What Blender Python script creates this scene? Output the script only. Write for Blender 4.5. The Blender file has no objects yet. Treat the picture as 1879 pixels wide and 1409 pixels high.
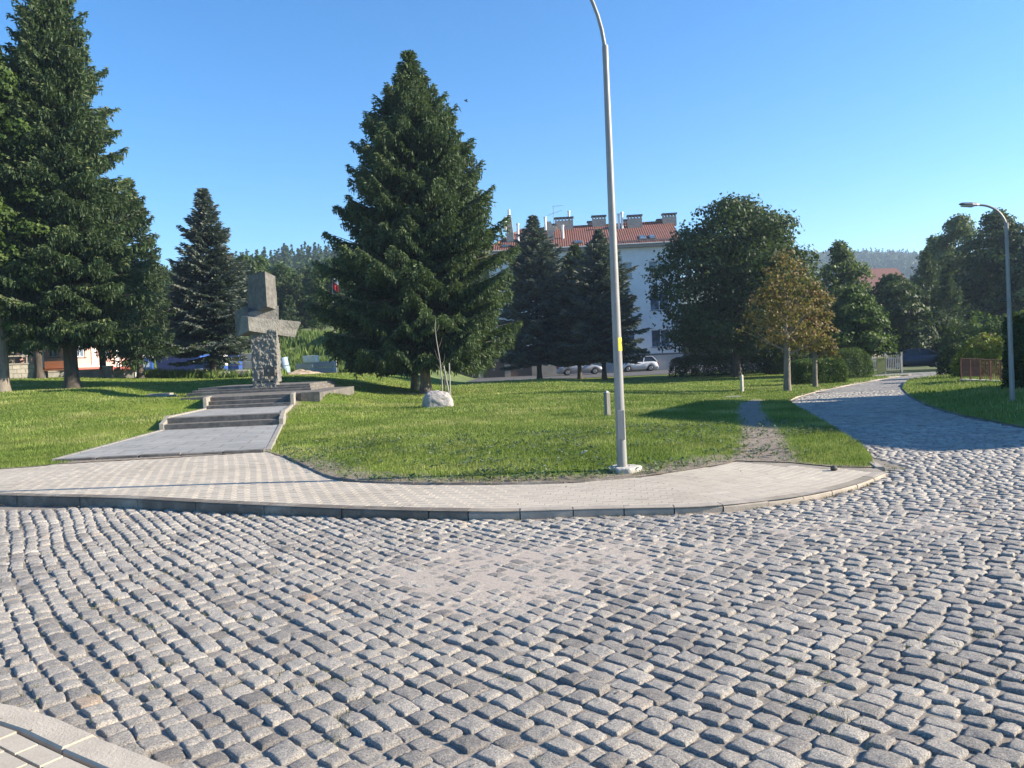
import bpy, bmesh, math, random
import numpy as np
from mathutils import Vector, Matrix, Euler
from mathutils.geometry import delaunay_2d_cdt

R = math.radians
rng = np.random.default_rng(7)
random.seed(7)
scene = bpy.context.scene
col = scene.collection

# ------------------------------------------------------------------ camera, sky, sun, exposure
F_PX, W_PX, H_PX = 1420.0, 1879.0, 1409.0
EYE = 1.6
cam_d = bpy.data.cameras.new('camera')
cam = bpy.data.objects.new('camera', cam_d)
col.objects.link(cam)
cam_d.sensor_width = 36.0
cam_d.lens = 36.0 * F_PX / W_PX
cam_d.clip_start = 0.05
cam_d.clip_end = 8000
cam.location = (0, 0, EYE)
CAM_ROT = (Matrix.Rotation(R(90 - 1.88), 3, 'X') @ Matrix.Rotation(R(-2.6), 3, 'Z'))
cam.rotation_euler = CAM_ROT.to_euler()
scene.camera = cam

SUN_EL, SUN_AZ = 25.0, 93.0            # azimuth clockwise from +Y (the view direction)
world = bpy.data.worlds.new('World')
scene.world = world
world.use_nodes = True
wn = world.node_tree
sky = wn.nodes.new('ShaderNodeTexSky')
sky.sky_type = 'NISHITA'
sky.sun_disc = False
sky.sun_elevation = R(SUN_EL)
sky.sun_rotation = R(SUN_AZ)
sky.altitude = 500
sky.air_density = 1.0
sky.dust_density = 0.15
sky.ozone_density = 4.0
hs_ = wn.nodes.new('ShaderNodeHueSaturation'); hs_.inputs['Saturation'].default_value = 1.24; hs_.inputs['Value'].default_value = 1.2
wn.links.new(sky.outputs[0], hs_.inputs['Color']); wn.links.new(hs_.outputs[0], wn.nodes['Background'].inputs[0])
wn.nodes['Background'].inputs[1].default_value = 0.08

sd = bpy.data.lights.new('sun', 'SUN')
sd.energy = 5.0
sd.angle = R(0.5)
sd.color = (1.0, 0.88, 0.71)
sun = bpy.data.objects.new('sun', sd)
col.objects.link(sun)
to_sun = Vector((math.cos(R(SUN_EL)) * math.sin(R(SUN_AZ)), math.cos(R(SUN_EL)) * math.cos(R(SUN_AZ)), math.sin(R(SUN_EL))))
sun.rotation_euler = to_sun.to_track_quat('Z', 'Y').to_euler()
sun.location = (30, 0, 40)

scene.view_settings.view_transform = 'Standard'
scene.view_settings.look = 'None'
scene.view_settings.exposure = 1.45
scene.view_settings.gamma = 1.0
scene.cycles.max_bounces = 5
scene.cycles.transparent_max_bounces = 6
scene.cycles.volume_bounces = 0

# ------------------------------------------------------------------ helpers: where a spot of the photograph lies in the place
def ray(px, py):
    v = CAM_ROT @ Vector(((px - W_PX / 2) / F_PX, -(py - H_PX / 2) / F_PX, -1.0))
    return v.normalized()

def at_depth(px, py, d):
    v = ray(px, py)
    t = d / v.y
    return Vector((v.x * t, d, EYE + v.z * t))

def on_level(px, py, h, fall=None):
    v = ray(px, py)
    t = (h - EYE) / v.z
    for _ in range(12 if fall else 0):
        t = (h + float(fall(v.x * t, v.y * t)) - EYE) / v.z
    return Vector((v.x * t, v.y * t, h))

def street(x, y):
    """the street falls gently away to the right"""
    return -.45 * S((np.asarray(y, float) - 10) / 32) * S((np.asarray(x, float) - 2) / 7)

def S(t):
    t = np.clip(t, 0, 1)
    return t * t * (3 - 2 * t)

SW_IN_PX = [(-420, 868), (-200, 862), (0, 861), (60, 857), (100, 852), (300, 841), (490, 829), (518, 838), (560, 858), (600, 876), (640, 884), (760, 889), (900, 890), (1050, 886),
            (1180, 875), (1260, 863), (1330, 852), (1352, 846), (1450, 849), (1530, 857), (1606, 858)]

# the monument path
PL0 = on_level(105, 846, .12); PR0 = on_level(487, 828, .12)
P1L = on_level(302, 791, .10); P1R = on_level(512, 781, .10)
P2L = on_level(380, 752, .33); P2R = on_level(533, 745, .33)
PC0 = (PL0 + PR0) / 2; PC2 = (P2L + P2R) / 2
pdir = Vector(((PC2 - PC0).x, (PC2 - PC0).y)).normalized()
pnor = Vector((pdir.y, -pdir.x))

def path_uv(x, y):
    dx, dy = x - PC0.x, y - PC0.y
    return dx * pdir.x + dy * pdir.y, dx * pnor.x + dy * pnor.y

U1 = ((P1L + P1R) / 2 - PC0).to_2d().dot(pdir)
U2 = (PC2 - PC0).to_2d().dot(pdir)

def kerb_h(x, y):
    return np.interp(x, [-7, -4, -1, 2, 5, 9], [.125, .115, .085, .06, .035, .03]) + street(x, y)

def terrain(x, y):
    x = np.asarray(x, float); y = np.asarray(y, float)
    z = .13 - .08 * S((x - 6) / 6) * S((y - 15) / 8) + street(x, y)
    z = z - .09 * S((y - 22) / 10) * S((x + 8) / 4) * (1 - S((x - 6) / 6))
    z = z + 1.0 * S((y - 16) / 18) * S((-x - 3.5) / 9.5)
    z = z + .7 * S((y - 34) / 12) * S((-x - 18) / 14)
    u, v = path_uv(x, y)
    hp = .09 + .24 * S((u - U1 - .05) / 1.0) + .33 * S((u - U2 - .1) / 1.3)
    w = (1 - S((np.abs(v) - 1.9) / 3.0)) * (1 - S((u - U2 - 2) / 2)) * S((u + 2) / 2)
    z = z * (1 - w) + hp * w
    pl_ = (1 - S((np.abs(x + 10.2) - 4.0) / 4.0)) * S((y - 26) / 3) * (1 - S((y - 35) / 5))
    z = z - np.maximum(z - .66, 0) * pl_
    far = S((y - 55) / 9)
    lf = S((-x - 3) / 8)
    z = z * (1 - far) + (1.0 * lf - .32 * (1 - lf)) * far
    z = z + .012 * np.sin(x * 1.3 + .7 * y) * np.sin(y * .9 - .4 * x)
    near = 1 - S((y - np.interp(x, EDGE_X, EDGE_Y)) / 1.6)
    z = z * (1 - near) + (kerb_h(x, y) + .008) * near
    return z

_e = [on_level(a, b_, 0, kerb_h) for a, b_ in SW_IN_PX]
EDGE_X = [p.x for p in _e]; EDGE_Y = [p.y for p in _e]

def T(x, y):
    return float(terrain(x, y))

def on_ground(px, py, lift=0.0):
    v = ray(px, py)
    t = 3.0
    for _ in range(6000):
        p = Vector((0, 0, EYE)) + v * t
        if p.z <= T(p.x, p.y) + lift:
            break
        t += .02
    return Vector((p.x, p.y, T(p.x, p.y) + lift))

# ------------------------------------------------------------------ helpers: objects
def tag(o, label=None, cat=None, group=None, kind=None):
    if label: o['label'] = label
    if cat: o['category'] = cat
    if group: o['group'] = group
    if kind: o['kind'] = kind
    return o

def empty(name, loc, rz=0.0, label=None, cat=None, group=None, scale=1.0):
    o = bpy.data.objects.new(name, None)
    o.empty_display_size = .3
    o.location = loc
    o.rotation_euler = (0, 0, rz)
    o.scale = (scale,) * 3
    col.objects.link(o)
    return tag(o, label, cat, group)

def np_obj(name, V, F, mat, parent=None, tint=None, smooth=False, tint2=None):
    V = np.asarray(V, np.float32).reshape(-1, 3)
    F = np.asarray(F, np.int32)
    me = bpy.data.meshes.new(name)
    k = F.shape[1]
    me.vertices.add(len(V)); me.vertices.foreach_set('co', V.ravel())
    me.loops.add(F.size); me.loops.foreach_set('vertex_index', F.ravel())
    me.polygons.add(len(F))
    me.polygons.foreach_set('loop_start', np.arange(0, F.size, k, dtype=np.int32))
    me.polygons.foreach_set('loop_total', np.full(len(F), k, np.int32))
    me.update(calc_edges=True)
    me.polygons.foreach_set('use_smooth', np.full(len(F), bool(smooth)))
    if tint is not None:
        a = me.attributes.new('tint', 'FLOAT', 'FACE'); a.data.foreach_set('value', np.asarray(tint, np.float32))
    if tint2 is not None:
        a = me.attributes.new('wear', 'FLOAT', 'POINT'); a.data.foreach_set('value', np.asarray(tint2, np.float32))
    me.materials.append(mat)
    o = bpy.data.objects.new(name, me)
    if parent is not None: o.parent = parent
    col.objects.link(o)
    return o

class MB:
    """collects shapes for ONE mesh"""
    def __init__(s): s.v = []; s.f = []; s.sm = []
    def add(s, vs, fs, smooth=False):
        b = len(s.v); s.v += [tuple(p) for p in vs]
        s.f += [tuple(i + b for i in f) for f in fs]; s.sm += [smooth] * len(fs)
    def box(s, x0, x1, y0, y1, z0, z1):
        s.add([(x0, y0, z0), (x1, y0, z0), (x1, y1, z0), (x0, y1, z0), (x0, y0, z1), (x1, y0, z1), (x1, y1, z1), (x0, y1, z1)],
              [(0, 3, 2, 1), (4, 5, 6, 7), (0, 1, 5, 4), (1, 2, 6, 5), (2, 3, 7, 6), (3, 0, 4, 7)])
    def hexa(s, bot, top):
        s.add(list(bot) + list(top), [(0, 3, 2, 1), (4, 5, 6, 7), (0, 1, 5, 4), (1, 2, 6, 5), (2, 3, 7, 6), (3, 0, 4, 7)])
    def prism(s, poly, z0, z1):
        n = len(poly)
        s.add([(p[0], p[1], z0) for p in poly] + [(p[0], p[1], z1) for p in poly],
              [tuple(range(n - 1, -1, -1)), tuple(range(n, 2 * n))] + [(i, (i + 1) % n, (i + 1) % n + n, i + n) for i in range(n)])
    def profile_x(s, poly, y0, y1):          # polygon in x,z pushed along y
        n = len(poly)
        s.add([(p[0], y0, p[1]) for p in poly] + [(p[0], y1, p[1]) for p in poly],
              [tuple(range(n)), tuple(range(2 * n - 1, n - 1, -1))] + [(i, i + n, (i + 1) % n + n, (i + 1) % n) for i in range(n)])
    def tube(s, pts, rad, n=8, cap=True):
        pts = [Vector(p) for p in pts]
        if not hasattr(rad, '__len__'): rad = [rad] * len(pts)
        b = []; up = None
        for i, p in enumerate(pts):
            d = (pts[min(i + 1, len(pts) - 1)] - pts[max(i - 1, 0)]).normalized()
            a = Vector((1, 0, 0)) if abs(d.x) < .9 else Vector((0, 1, 0))
            if up is not None: a = up
            u = (a - d * a.dot(d)).normalized(); w = d.cross(u); up = u
            for k in range(n):
                t = 2 * math.pi * k / n
                b.append(p + (u * math.cos(t) + w * math.sin(t)) * rad[i])
        fs = []
        for i in range(len(pts) - 1):
            for k in range(n):
                fs.append((i * n + k, i * n + (k + 1) % n, (i + 1) * n + (k + 1) % n, (i + 1) * n + k))
        s.add(b, fs, True)
        if cap:
            s.add([b[i] for i in range(n)], [tuple(range(n - 1, -1, -1))])
            s.add(b[-n:], [tuple(range(n))])
    def disc_y(s, cx, cy, cz, r, w, n=16):       # wheel shape, axis along y
        s.tube([(cx, cy - w / 2, cz), (cx, cy - w / 2 + .01, cz), (cx, cy + w / 2 - .01, cz), (cx, cy + w / 2, cz)], [r * .93, r, r, r * .93], n)
    def build(s, name, mat, parent=None, bevel=0.0):
        me = bpy.data.meshes.new(name)
        me.from_pydata(s.v, [], s.f)
        me.polygons.foreach_set('use_smooth', s.sm)
        me.materials.append(mat)
        o = bpy.data.objects.new(name, me)
        if parent is not None: o.parent = parent
        col.objects.link(o)
        if bevel:
            m = o.modifiers.new('bevel', 'BEVEL'); m.width = bevel; m.segments = 2; m.limit_method = 'ANGLE'
        return o

def children(o):
    return [c for c in bpy.data.objects if c.parent == o]

def copy_tree(o, parent=None):
    c = o.copy(); col.objects.link(c); c.parent = parent
    for ch in children(o):
        if ch.name != c.name: copy_tree(ch, c)
    return c

# ------------------------------------------------------------------ materials
def mat_base(name):
    m = bpy.data.materials.new(name); m.use_nodes = True
    return m, m.node_tree.nodes, m.node_tree.links, m.node_tree.nodes['Principled BSDF']

def noise(n, l, scale, detail=4, coord='Object', rough=.6, vec=None, sx=None):
    tc = n.new('ShaderNodeTexCoord'); t = n.new('ShaderNodeTexNoise')
    t.inputs['Scale'].default_value = scale; t.inputs['Detail'].default_value = detail; t.inputs['Roughness'].default_value = rough
    if sx:
        mp = n.new('ShaderNodeMapping'); mp.inputs['Scale'].default_value = sx
        l.new(tc.outputs[coord], mp.inputs[0]); l.new(mp.outputs[0], t.inputs['Vector'])
    else:
        l.new(tc.outputs[coord], t.inputs['Vector'])
    return t.outputs[0]

def ramp(n, l, src, stops):
    r = n.new('ShaderNodeValToRGB'); l.new(src, r.inputs[0])
    e = r.color_ramp.elements
    while len(e) < len(stops): e.new(.5)
    for i, (p, c) in enumerate(stops):
        e[i].position = p; e[i].color = (*c, 1) if len(c) == 3 else c
    return r.outputs[0]

def mix(n, l, fac, a, b, mode='MIX'):
    m = n.new('ShaderNodeMix'); m.data_type = 'RGBA'; m.blend_type = mode
    for s, k in ((fac, 0), (a, 6), (b, 7)):
        if isinstance(s, (int, float)): m.inputs[k].default_value = s
        elif isinstance(s, tuple): m.inputs[k].default_value = (*s, 1)
        else: l.new(s, m.inputs[k])
    return m.outputs[2]

def bump(n, l, b, src, strength=.3, dist=.02):
    bp = n.new('ShaderNodeBump'); bp.inputs['Strength'].default_value = strength; bp.inputs['Distance'].default_value = dist
    l.new(src, bp.inputs['Height']); l.new(bp.outputs[0], b.inputs['Normal'])

def plain(name, c, rough=.7, var=.18, scale=3.0, metal=0.0, bmp=.0, bscale=40, dirt=None, stretch=None):
    m, n, l, b = mat_base(name)
    lo = tuple(max(0, x * (1 - var)) for x in c); hi = tuple(min(1, x * (1 + var)) for x in c)
    c1 = ramp(n, l, noise(n, l, scale, 5, sx=stretch), [(.3, lo), (.7, hi)])
    if dirt:
        c1 = mix(n, l, ramp(n, l, noise(n, l, scale * .37, 6, rough=.75), [(.5, (0, 0, 0)), (.72, (.8, .8, .8))]), c1, dirt)
    l.new(c1, b.inputs['Base Color'])
    b.inputs['Roughness'].default_value = rough; b.inputs['Metallic'].default_value = metal
    if bmp: bump(n, l, b, noise(n, l, bscale, 4, sx=stretch), bmp, .02)
    return m

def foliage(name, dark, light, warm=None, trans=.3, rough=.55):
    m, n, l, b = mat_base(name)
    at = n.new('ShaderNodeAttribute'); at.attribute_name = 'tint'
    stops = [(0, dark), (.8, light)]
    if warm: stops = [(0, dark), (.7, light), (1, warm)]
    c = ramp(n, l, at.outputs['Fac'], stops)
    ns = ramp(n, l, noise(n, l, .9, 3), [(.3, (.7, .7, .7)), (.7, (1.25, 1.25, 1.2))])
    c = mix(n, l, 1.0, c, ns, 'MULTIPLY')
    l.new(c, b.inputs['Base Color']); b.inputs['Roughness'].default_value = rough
    b.inputs['Specular IOR Level'].default_value = .18
    tr = n.new('ShaderNodeBsdfTranslucent'); l.new(mix(n, l, .4, c, (.12, .2, .02)), tr.inputs[0])
    ms = n.new('ShaderNodeMixShader'); ms.inputs[0].default_value = trans
    l.new(b.outputs[0], ms.inputs[1]); l.new(tr.outputs[0], ms.inputs[2])
    l.new(ms.outputs[0], n['Material Output'].inputs[0])
    return m

M = {}
M['needle_green'] = foliage('needles green', (.018, .036, .018), (.070, .112, .048), (.15, .165, .075), .25)
M['needle_deep'] = foliage('needles deep green', (.015, .032, .018), (.056, .090, .042), (.12, .135, .065), .22)
M['needle_blue'] = foliage('needles blue grey', (.026, .042, .044), (.10, .13, .12), (.18, .17, .12), .18)
M['leaf_dark'] = foliage('leaves dark', (.015, .032, .012), (.052, .08, .026), (.11, .13, .05), .25)
M['leaf_green'] = foliage('leaves green', (.03, .06, .015), (.08, .13, .03), (.13, .16, .05), .35)
M['leaf_pale'] = foliage('leaves pale', (.05, .08, .035), (.12, .16, .06), (.2, .22, .1), .35)
M['leaf_autumn'] = foliage('leaves turning', (.07, .055, .018), (.24, .155, .055), (.36, .13, .05), .35)
M['leaf_yellow'] = foliage('leaves yellow green', (.09, .13, .02), (.25, .29, .05), (.34, .22, .14), .4)
M['weed'] = foliage('weeds', (.07, .12, .03), (.15, .22, .05), (.2, .24, .09), .35)
M['far_forest'] = foliage('far forest', (.012, .03, .010), (.045, .075, .022), (.08, .11, .035), .1)
M['bark_dark'] = plain('bark dark', (.06, .05, .04), .9, .5, 6, bmp=1, bscale=14, stretch=(1, 1, .25))
M['bark'] = plain('bark', (.16, .135, .11), .9, .45, 7, bmp=1, bscale=14, dirt=(.24, .23, .18), stretch=(1, 1, .25))
M['wood_pale'] = plain('pale stake wood', (.28, .26, .22), .8, .2, 9, bmp=.3)

# ------------------------------------------------------------------ ground polygons (plan view)
def pl(pts, h):
    return [on_level(x, y, h, street).to_2d() for x, y in pts]

KERB_BASE_PX = [(-260, 905), (-120, 916), (0, 925), (200, 930), (360, 938), (530, 945), (700, 950), (860, 952), (930, 952), (1020, 949), (1100, 946),
                (1180, 944), (1260, 942), (1330, 937), (1400, 929), (1470, 919), (1540, 904), (1590, 889), (1626, 873)]
kerb_base = pl(KERB_BASE_PX, 0)
ROAD_LEFT_PX = [(1626, 862), (1600, 845), (1560, 815), (1510, 782), (1462, 752), (1448, 738), (1462, 729), (1500, 718), (1560, 706), (1610, 697), (1650, 690), (1672, 688)]
road_left = pl(ROAD_LEFT_PX, .02)
sw_in = [p.to_2d() for p in _e]

def resample(pts, step):
    pts = [Vector(p) for p in pts]
    out = [pts[0]]; acc = 0
    # smooth first with Catmull-Rom
    dense = []
    for i in range(len(pts) - 1):
        p0 = pts[max(i - 1, 0)]; p1 = pts[i]; p2 = pts[i + 1]; p3 = pts[min(i + 2, len(pts) - 1)]
        for k in range(12):
            t = k / 12
            dense.append(.5 * ((2 * p1) + (-p0 + p2) * t + (2 * p0 - 5 * p1 + 4 * p2 - p3) * t * t + (-p0 + 3 * p1 - 3 * p2 + p3) * t ** 3))
    dense.append(pts[-1])
    for i in range(1, len(dense)):
        a, b = dense[i - 1], dense[i]; L = (b - a).length
        while acc + L >= step:
            a = a + (b - a) * ((step - acc) / L); out.append(a.copy()); L = (b - a).length; acc = 0
        acc += L
    out.append(dense[-1])
    return out

def in_poly(P, poly):
    P = np.asarray(P); x, y = P[:, 0], P[:, 1]
    inside = np.zeros(len(P), bool); n = len(poly); j = n - 1
    for i in range(n):
        xi, yi = poly[i][0], poly[i][1]; xj, yj = poly[j][0], poly[j][1]
        c = ((yi > y) != (yj > y)) & (x < (xj - xi) * (y - yi) / (yj - yi + 1e-12) + xi)
        inside ^= c; j = i
    return inside

kb = resample(kerb_base, .1)
sidewalk_poly = [p for p in kb] + list(reversed(sw_in))
FAR_Y = 66.0
lawn_poly = [p for p in sw_in] + road_left[1:] + [Vector((17, 45)), Vector((24, 50)), Vector((22, FAR_Y)), Vector((-75, FAR_Y)), Vector((-75, 13.5)), Vector((-12, 12.3))]
verge_px = [(1655, 711), (1668, 725), (1700, 742), (1760, 760), (1879, 783), (2100, 815)]
verge_edge = pl(verge_px, .03)
verge_poly = verge_edge + [Vector((26, 14)), Vector((45, 20)), Vector((45, 44)), Vector((28, 46))] + pl([(1772, 690), (1710, 694), (1670, 700)], .03)
NEAR_PX = [(-500, 1230), (-150, 1262), (0, 1290), (75, 1305), (145, 1335), (220, 1366), (300, 1397), (400, 1440), (520, 1500)]
near_edge = pl(NEAR_PX, .03)
near_poly = near_edge + [Vector((-.3, .8)), Vector((-6, .8))]

def sheet(name, poly, zf, mat, step, smooth=True, wear=None, kind='structure', ylim=None, extra=None):
    poly = [Vector((p[0], p[1])) for p in poly]
    xs = [p.x for p in poly]; ys = [p.y for p in poly]
    dense = []
    for i, p in enumerate(poly):
        q = poly[(i + 1) % len(poly)]
        m = max(1, int((q - p).length / (step if callable(step) is False else step(p)))); m = min(m, 60)
        for k in range(m): dense.append(p + (q - p) * (k / m))
    pts = []
    y = min(ys)
    while y < max(ys):
        st = step(Vector((0, y))) if callable(step) else step
        row = np.arange(min(xs), max(xs), st)
        pts += [(x + random.uniform(-.15, .15) * st, y + random.uniform(-.15, .15) * st) for x in row]
        y += st
    P = np.array(pts); P = P[in_poly(P, dense)]
    verts = dense + [Vector(p) for p in P]
    n = len(dense)
    out = delaunay_2d_cdt(verts, [(i, (i + 1) % n) for i in range(n)], [], 1, 1e-4)
    V2 = np.array([(v.x, v.y) for v in out[0]]); Fc = np.array([f for f in out[2] if len(f) == 3])
    a = V2[Fc[:, 1]] - V2[Fc[:, 0]]; b = V2[Fc[:, 2]] - V2[Fc[:, 0]]
    fl = (a[:, 0] * b[:, 1] - a[:, 1] * b[:, 0]) < 0
    Fc[fl] = Fc[fl][:, ::-1]
    Z = zf(V2[:, 0], V2[:, 1]) if callable(zf) else np.full(len(V2), zf)
    w = wear(V2[:, 0], V2[:, 1]) if wear else None
    o = np_obj(name, np.c_[V2, Z], Fc, mat, smooth=smooth, tint2=w)
    if kind: o['kind'] = kind
    return o

def dist_poly(x, y, pts):
    d = np.full(np.shape(x), 1e9)
    for a, b in zip(pts[:-1], pts[1:]):
        ax, ay = a[0], a[1]; bx, by = b[0] - ax, b[1] - ay
        t = np.clip(((x - ax) * bx + (y - ay) * by) / (bx * bx + by * by + 1e-9), 0, 1)
        d = np.minimum(d, np.hypot(x - ax - t * bx, y - ay - t * by))
    return d

# value noise in numpy
_perm = rng.random((256, 256))
def vnoise(x, y, s=1.0):
    x = np.asarray(x, float) / s; y = np.asarray(y, float) / s
    xi = np.floor(x).astype(int); yi = np.floor(y).astype(int); fx = S(x - xi); fy = S(y - yi)
    g = lambda i, j: _perm[i & 255, j & 255]
    return (g(xi, yi) * (1 - fx) + g(xi + 1, yi) * fx) * (1 - fy) + (g(xi, yi + 1) * (1 - fx) + g(xi + 1, yi + 1) * fx) * fy

# ---- ground far and wide
m, n, l, b = mat_base('far ground')
l.new(ramp(n, l, noise(n, l, .02, 8), [(.35, (.04, .07, .025)), (.65, (.09, .12, .04))]), b.inputs['Base Color']); b.inputs['Roughness'].default_value = .95
M['far_ground'] = m
mb = MB(); mb.add([(-2500, -300, -.6), (2500, -300, -.6), (2500, 3500, -.6), (-2500, 3500, -.6)], [(0, 1, 2, 3)])
tag(mb.build('ground', m), kind='structure')

# ---- lawn
m, n, l, b = mat_base('lawn soil and grass')
at = n.new('ShaderNodeAttribute'); at.attribute_name = 'wear'
g1 = ramp(n, l, noise(n, l, .35, 7), [(.3, (.10, .165, .024)), (.5, (.15, .215, .034)), (.72, (.24, .25, .06))])
g2 = ramp(n, l, noise(n, l, 26, 5, rough=.75), [(.25, (.45, .45, .45)), (.75, (1.45, 1.45, 1.4))])
gc = mix(n, l, 1.0, g1, g2, 'MULTIPLY')
soil = ramp(n, l, noise(n, l, 9, 8, rough=.75), [(.25, (.15, .12, .095)), (.55, (.31, .265, .22)), (.8, (.43, .385, .335))])
wn_ = n.new('ShaderNodeMath'); wn_.operation = 'ADD'; l.new(at.outputs['Fac'], wn_.inputs[0])
nz = n.new('ShaderNodeMath'); nz.operation = 'MULTIPLY_ADD'; l.new(noise(n, l, 3.5, 6, rough=.7), nz.inputs[0]); nz.inputs[1].default_value = .9; nz.inputs[2].default_value = -.45
l.new(nz.outputs[0], wn_.inputs[1])
fac = ramp(n, l, wn_.outputs[0], [(.38, (0, 0, 0)), (.6, (1, 1, 1))])
l.new(mix(n, l, fac, gc, soil), b.inputs['Base Color']); b.inputs['Roughness'].default_value = .95; b.inputs['Specular IOR Level'].default_value = .1
bump(n, l, b, noise(n, l, 30, 6, rough=.8), .9, .05)
M['lawn'] = m

DIRT = pl([(1398, 862), (1400, 830), (1400, 800), (1388, 775), (1375, 755), (1378, 740), (1392, 732)], .12)
DIRT_W = [.45, .38, .34, .34, .32, .26, .18]
def lawn_wear(x, y):
    w = np.zeros(np.shape(x))
    for i in range(len(DIRT) - 1):
        d = dist_poly(x, y, DIRT[i:i + 2]); w = np.maximum(w, 1.15 - d / DIRT_W[i] * .7)
    # bare soil along the pavement edge and under the steps
    d = dist_poly(x, y, sw_in); w = np.maximum(w, (.78 - d * .6) * (vnoise(x, y, .8) > .12) * S((x + 4.2) / 1.0) * (1 - S((x - 3.4) / 1)))
    w = np.maximum(w, .62 - d * 1.6)
    u, v = path_uv(x, y)
    w = np.maximum(w, np.where((u > -1) & (u < U2 + 4), .7 - (np.abs(v) - 1.45) * 1.2, 0))
    c = on_ground(775, 722); w = np.maximum(w, .75 - np.hypot(x - c.x, y - c.y) * .3)
    c = on_ground(985, 797); w = np.maximum(w, .62 - np.hypot((x - c.x) * .45, y - c.y) * .9)
    c = on_ground(270, 812); w = np.maximum(w, .6 - np.hypot((x - c.x) * .8, y - c.y) * .5)
    w = np.maximum(w, .33 * S((y - 28) / 8) * S((-x - 15) / 8))
    w = np.maximum(w, (vnoise(x + 13, y * 1.4, 1.9) - .70) * 1.9 * S((16 - y) / 3 + .6))
    return np.clip(w, 0, 1)
step = lambda p: .22 if p.y < 22 else (.5 if p.y < 40 else 1.2)
tag(sheet('lawn', lawn_poly, terrain, M['lawn'], step, wear=lawn_wear), kind='structure')
tag(sheet('verge', verge_poly, lambda x, y: street(x, y) + .03 + .12 * S(dist_poly(x, y, verge_edge) / 3), M['lawn'], .6,
          wear=lambda x, y: .45 - dist_poly(x, y, verge_edge) * .9), kind='structure')

# ---- cobbled road: bedding sheet and stones
m, n, l, b = mat_base('bedding sand and soil')
at = n.new('ShaderNodeAttribute'); at.attribute_name = 'wear'
sand = ramp(n, l, at.outputs['Fac'], [(0, (.21, .185, .155)), (.5, (.31, .27, .225)), (1, (.38, .325, .275))])
gr = ramp(n, l, noise(n, l, 60, 4), [(.3, (.7, .7, .7)), (.7, (1.2, 1.2, 1.2))])
mo = ramp(n, l, noise(n, l, 2.3, 6, rough=.8), [(.6, (0, 0, 0)), (.7, (1, 1, 1))])
l.new(mix(n, l, mo, mix(n, l, 1.0, sand, gr, 'MULTIPLY'), (.06, .075, .03)), b.inputs['Base Color']); b.inputs['Roughness'].default_value = .95
bump(n, l, b, noise(n, l, 70, 5), .5, .01)
M['bedding'] = m
m, n, l, b = mat_base('far cobbles')
tc = n.new('ShaderNodeTexCoord'); vo = n.new('ShaderNodeTexVoronoi'); vo.inputs['Scale'].default_value = 6.5; l.new(tc.outputs['Object'], vo.inputs['Vector'])
cc = ramp(n, l, vo.outputs['Distance'], [(.2, (.36, .35, .33)), (.6, (.13, .125, .12))])
c2 = ramp(n, l, noise(n, l, .5, 6), [(.3, (.75, .75, .75)), (.7, (1.25, 1.22, 1.18))])
l.new(mix(n, l, 1.0, cc, c2, 'MULTIPLY'), b.inputs['Base Color']); b.inputs['Roughness'].default_value = .85
bump(n, l, b, vo.outputs['Distance'], .5, -.03)
M['far_cobble'] = m

def sand_level(x, y):
    # sand filled patches where the joints are nearly closed
    a = vnoise(x + 31, y * 1.3 + 5, 1.7) * .6 + vnoise(x, y, .6) * .4
    c = np.exp(-(((x + .2) / 1.6) ** 2 + ((y - 6.0) / 1.1) ** 2)) * .55 + np.exp(-(((x - 3.2) / 2.2) ** 2 + ((y - 6.6) / .8) ** 2)) * .35
    return np.clip(a * .55 + c, 0, 1)
STONE_FAR = 31.0
road_poly = [Vector((-22, -1)), Vector((34, -1)), Vector((34, 34)), Vector((20, STONE_FAR)), Vector((13, STONE_FAR)), Vector((9, 26)), Vector((8.3, 20)), Vector((10, 14)), Vector((2, 12)), Vector((-6, 11)), Vector((-22, 11))]
bed = sheet('road_bedding', road_poly, lambda x, y: street(x, y) - .0145 + .012 * S((sand_level(x, y) - .35) / .35), M['bedding'], lambda p: .16 if p.y < 9 else .5, wear=lambda x, y: S((sand_level(x, y) - .3) / .3))
tag(bed, kind='structure')
mb = MB()
P_ = [(13, STONE_FAR - .5), (17.5, STONE_FAR - .5), (22, 38), (32, 43), (60, 46), (60, 50), (24, 49), (17, 44), (13.5, 38), (11, 34)]
far_road = sheet('road', P_, lambda x, y: street(x, y) - .004, M['far_cobble'], 3.0)
tag(far_road, kind='structure')

def row_curve():
    """base line of the rows: a line that bends from steep (left) to shallow (right)"""
    pts = [Vector((-2.2, 4.4))]; s = 0; ds = .05
    out = []
    th = lambda s: R(-57 + 6 * float(S((s + 9.0) / 7.0)) + 3.5 * math.sin(s * .5 + .5) + 3 * float(S((s - 4) / 8)))
    p = Vector((-2.2, 4.4)); fw = []
    while s < 22:
        fw.append((s, p.copy(), th(s))); p = p + Vector((math.cos(th(s)), math.sin(th(s)))) * ds; s += ds
    p = Vector((-2.2, 4.4)); s = 0; bw = []
    while s > -24:
        s -= ds; p = p - Vector((math.cos(th(s)), math.sin(th(s)))) * ds; bw.append((s, p.copy(), th(s)))
    return list(reversed(bw)) + fw
RC = row_curve()
RCs = np.array([c[0] for c in RC]); RCx = np.array([c[1].x for c in RC]); RCy = np.array([c[1].y for c in RC]); RCt = np.array([c[2] for c in RC])
RCk = np.gradient(RCt, RCs)

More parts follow.
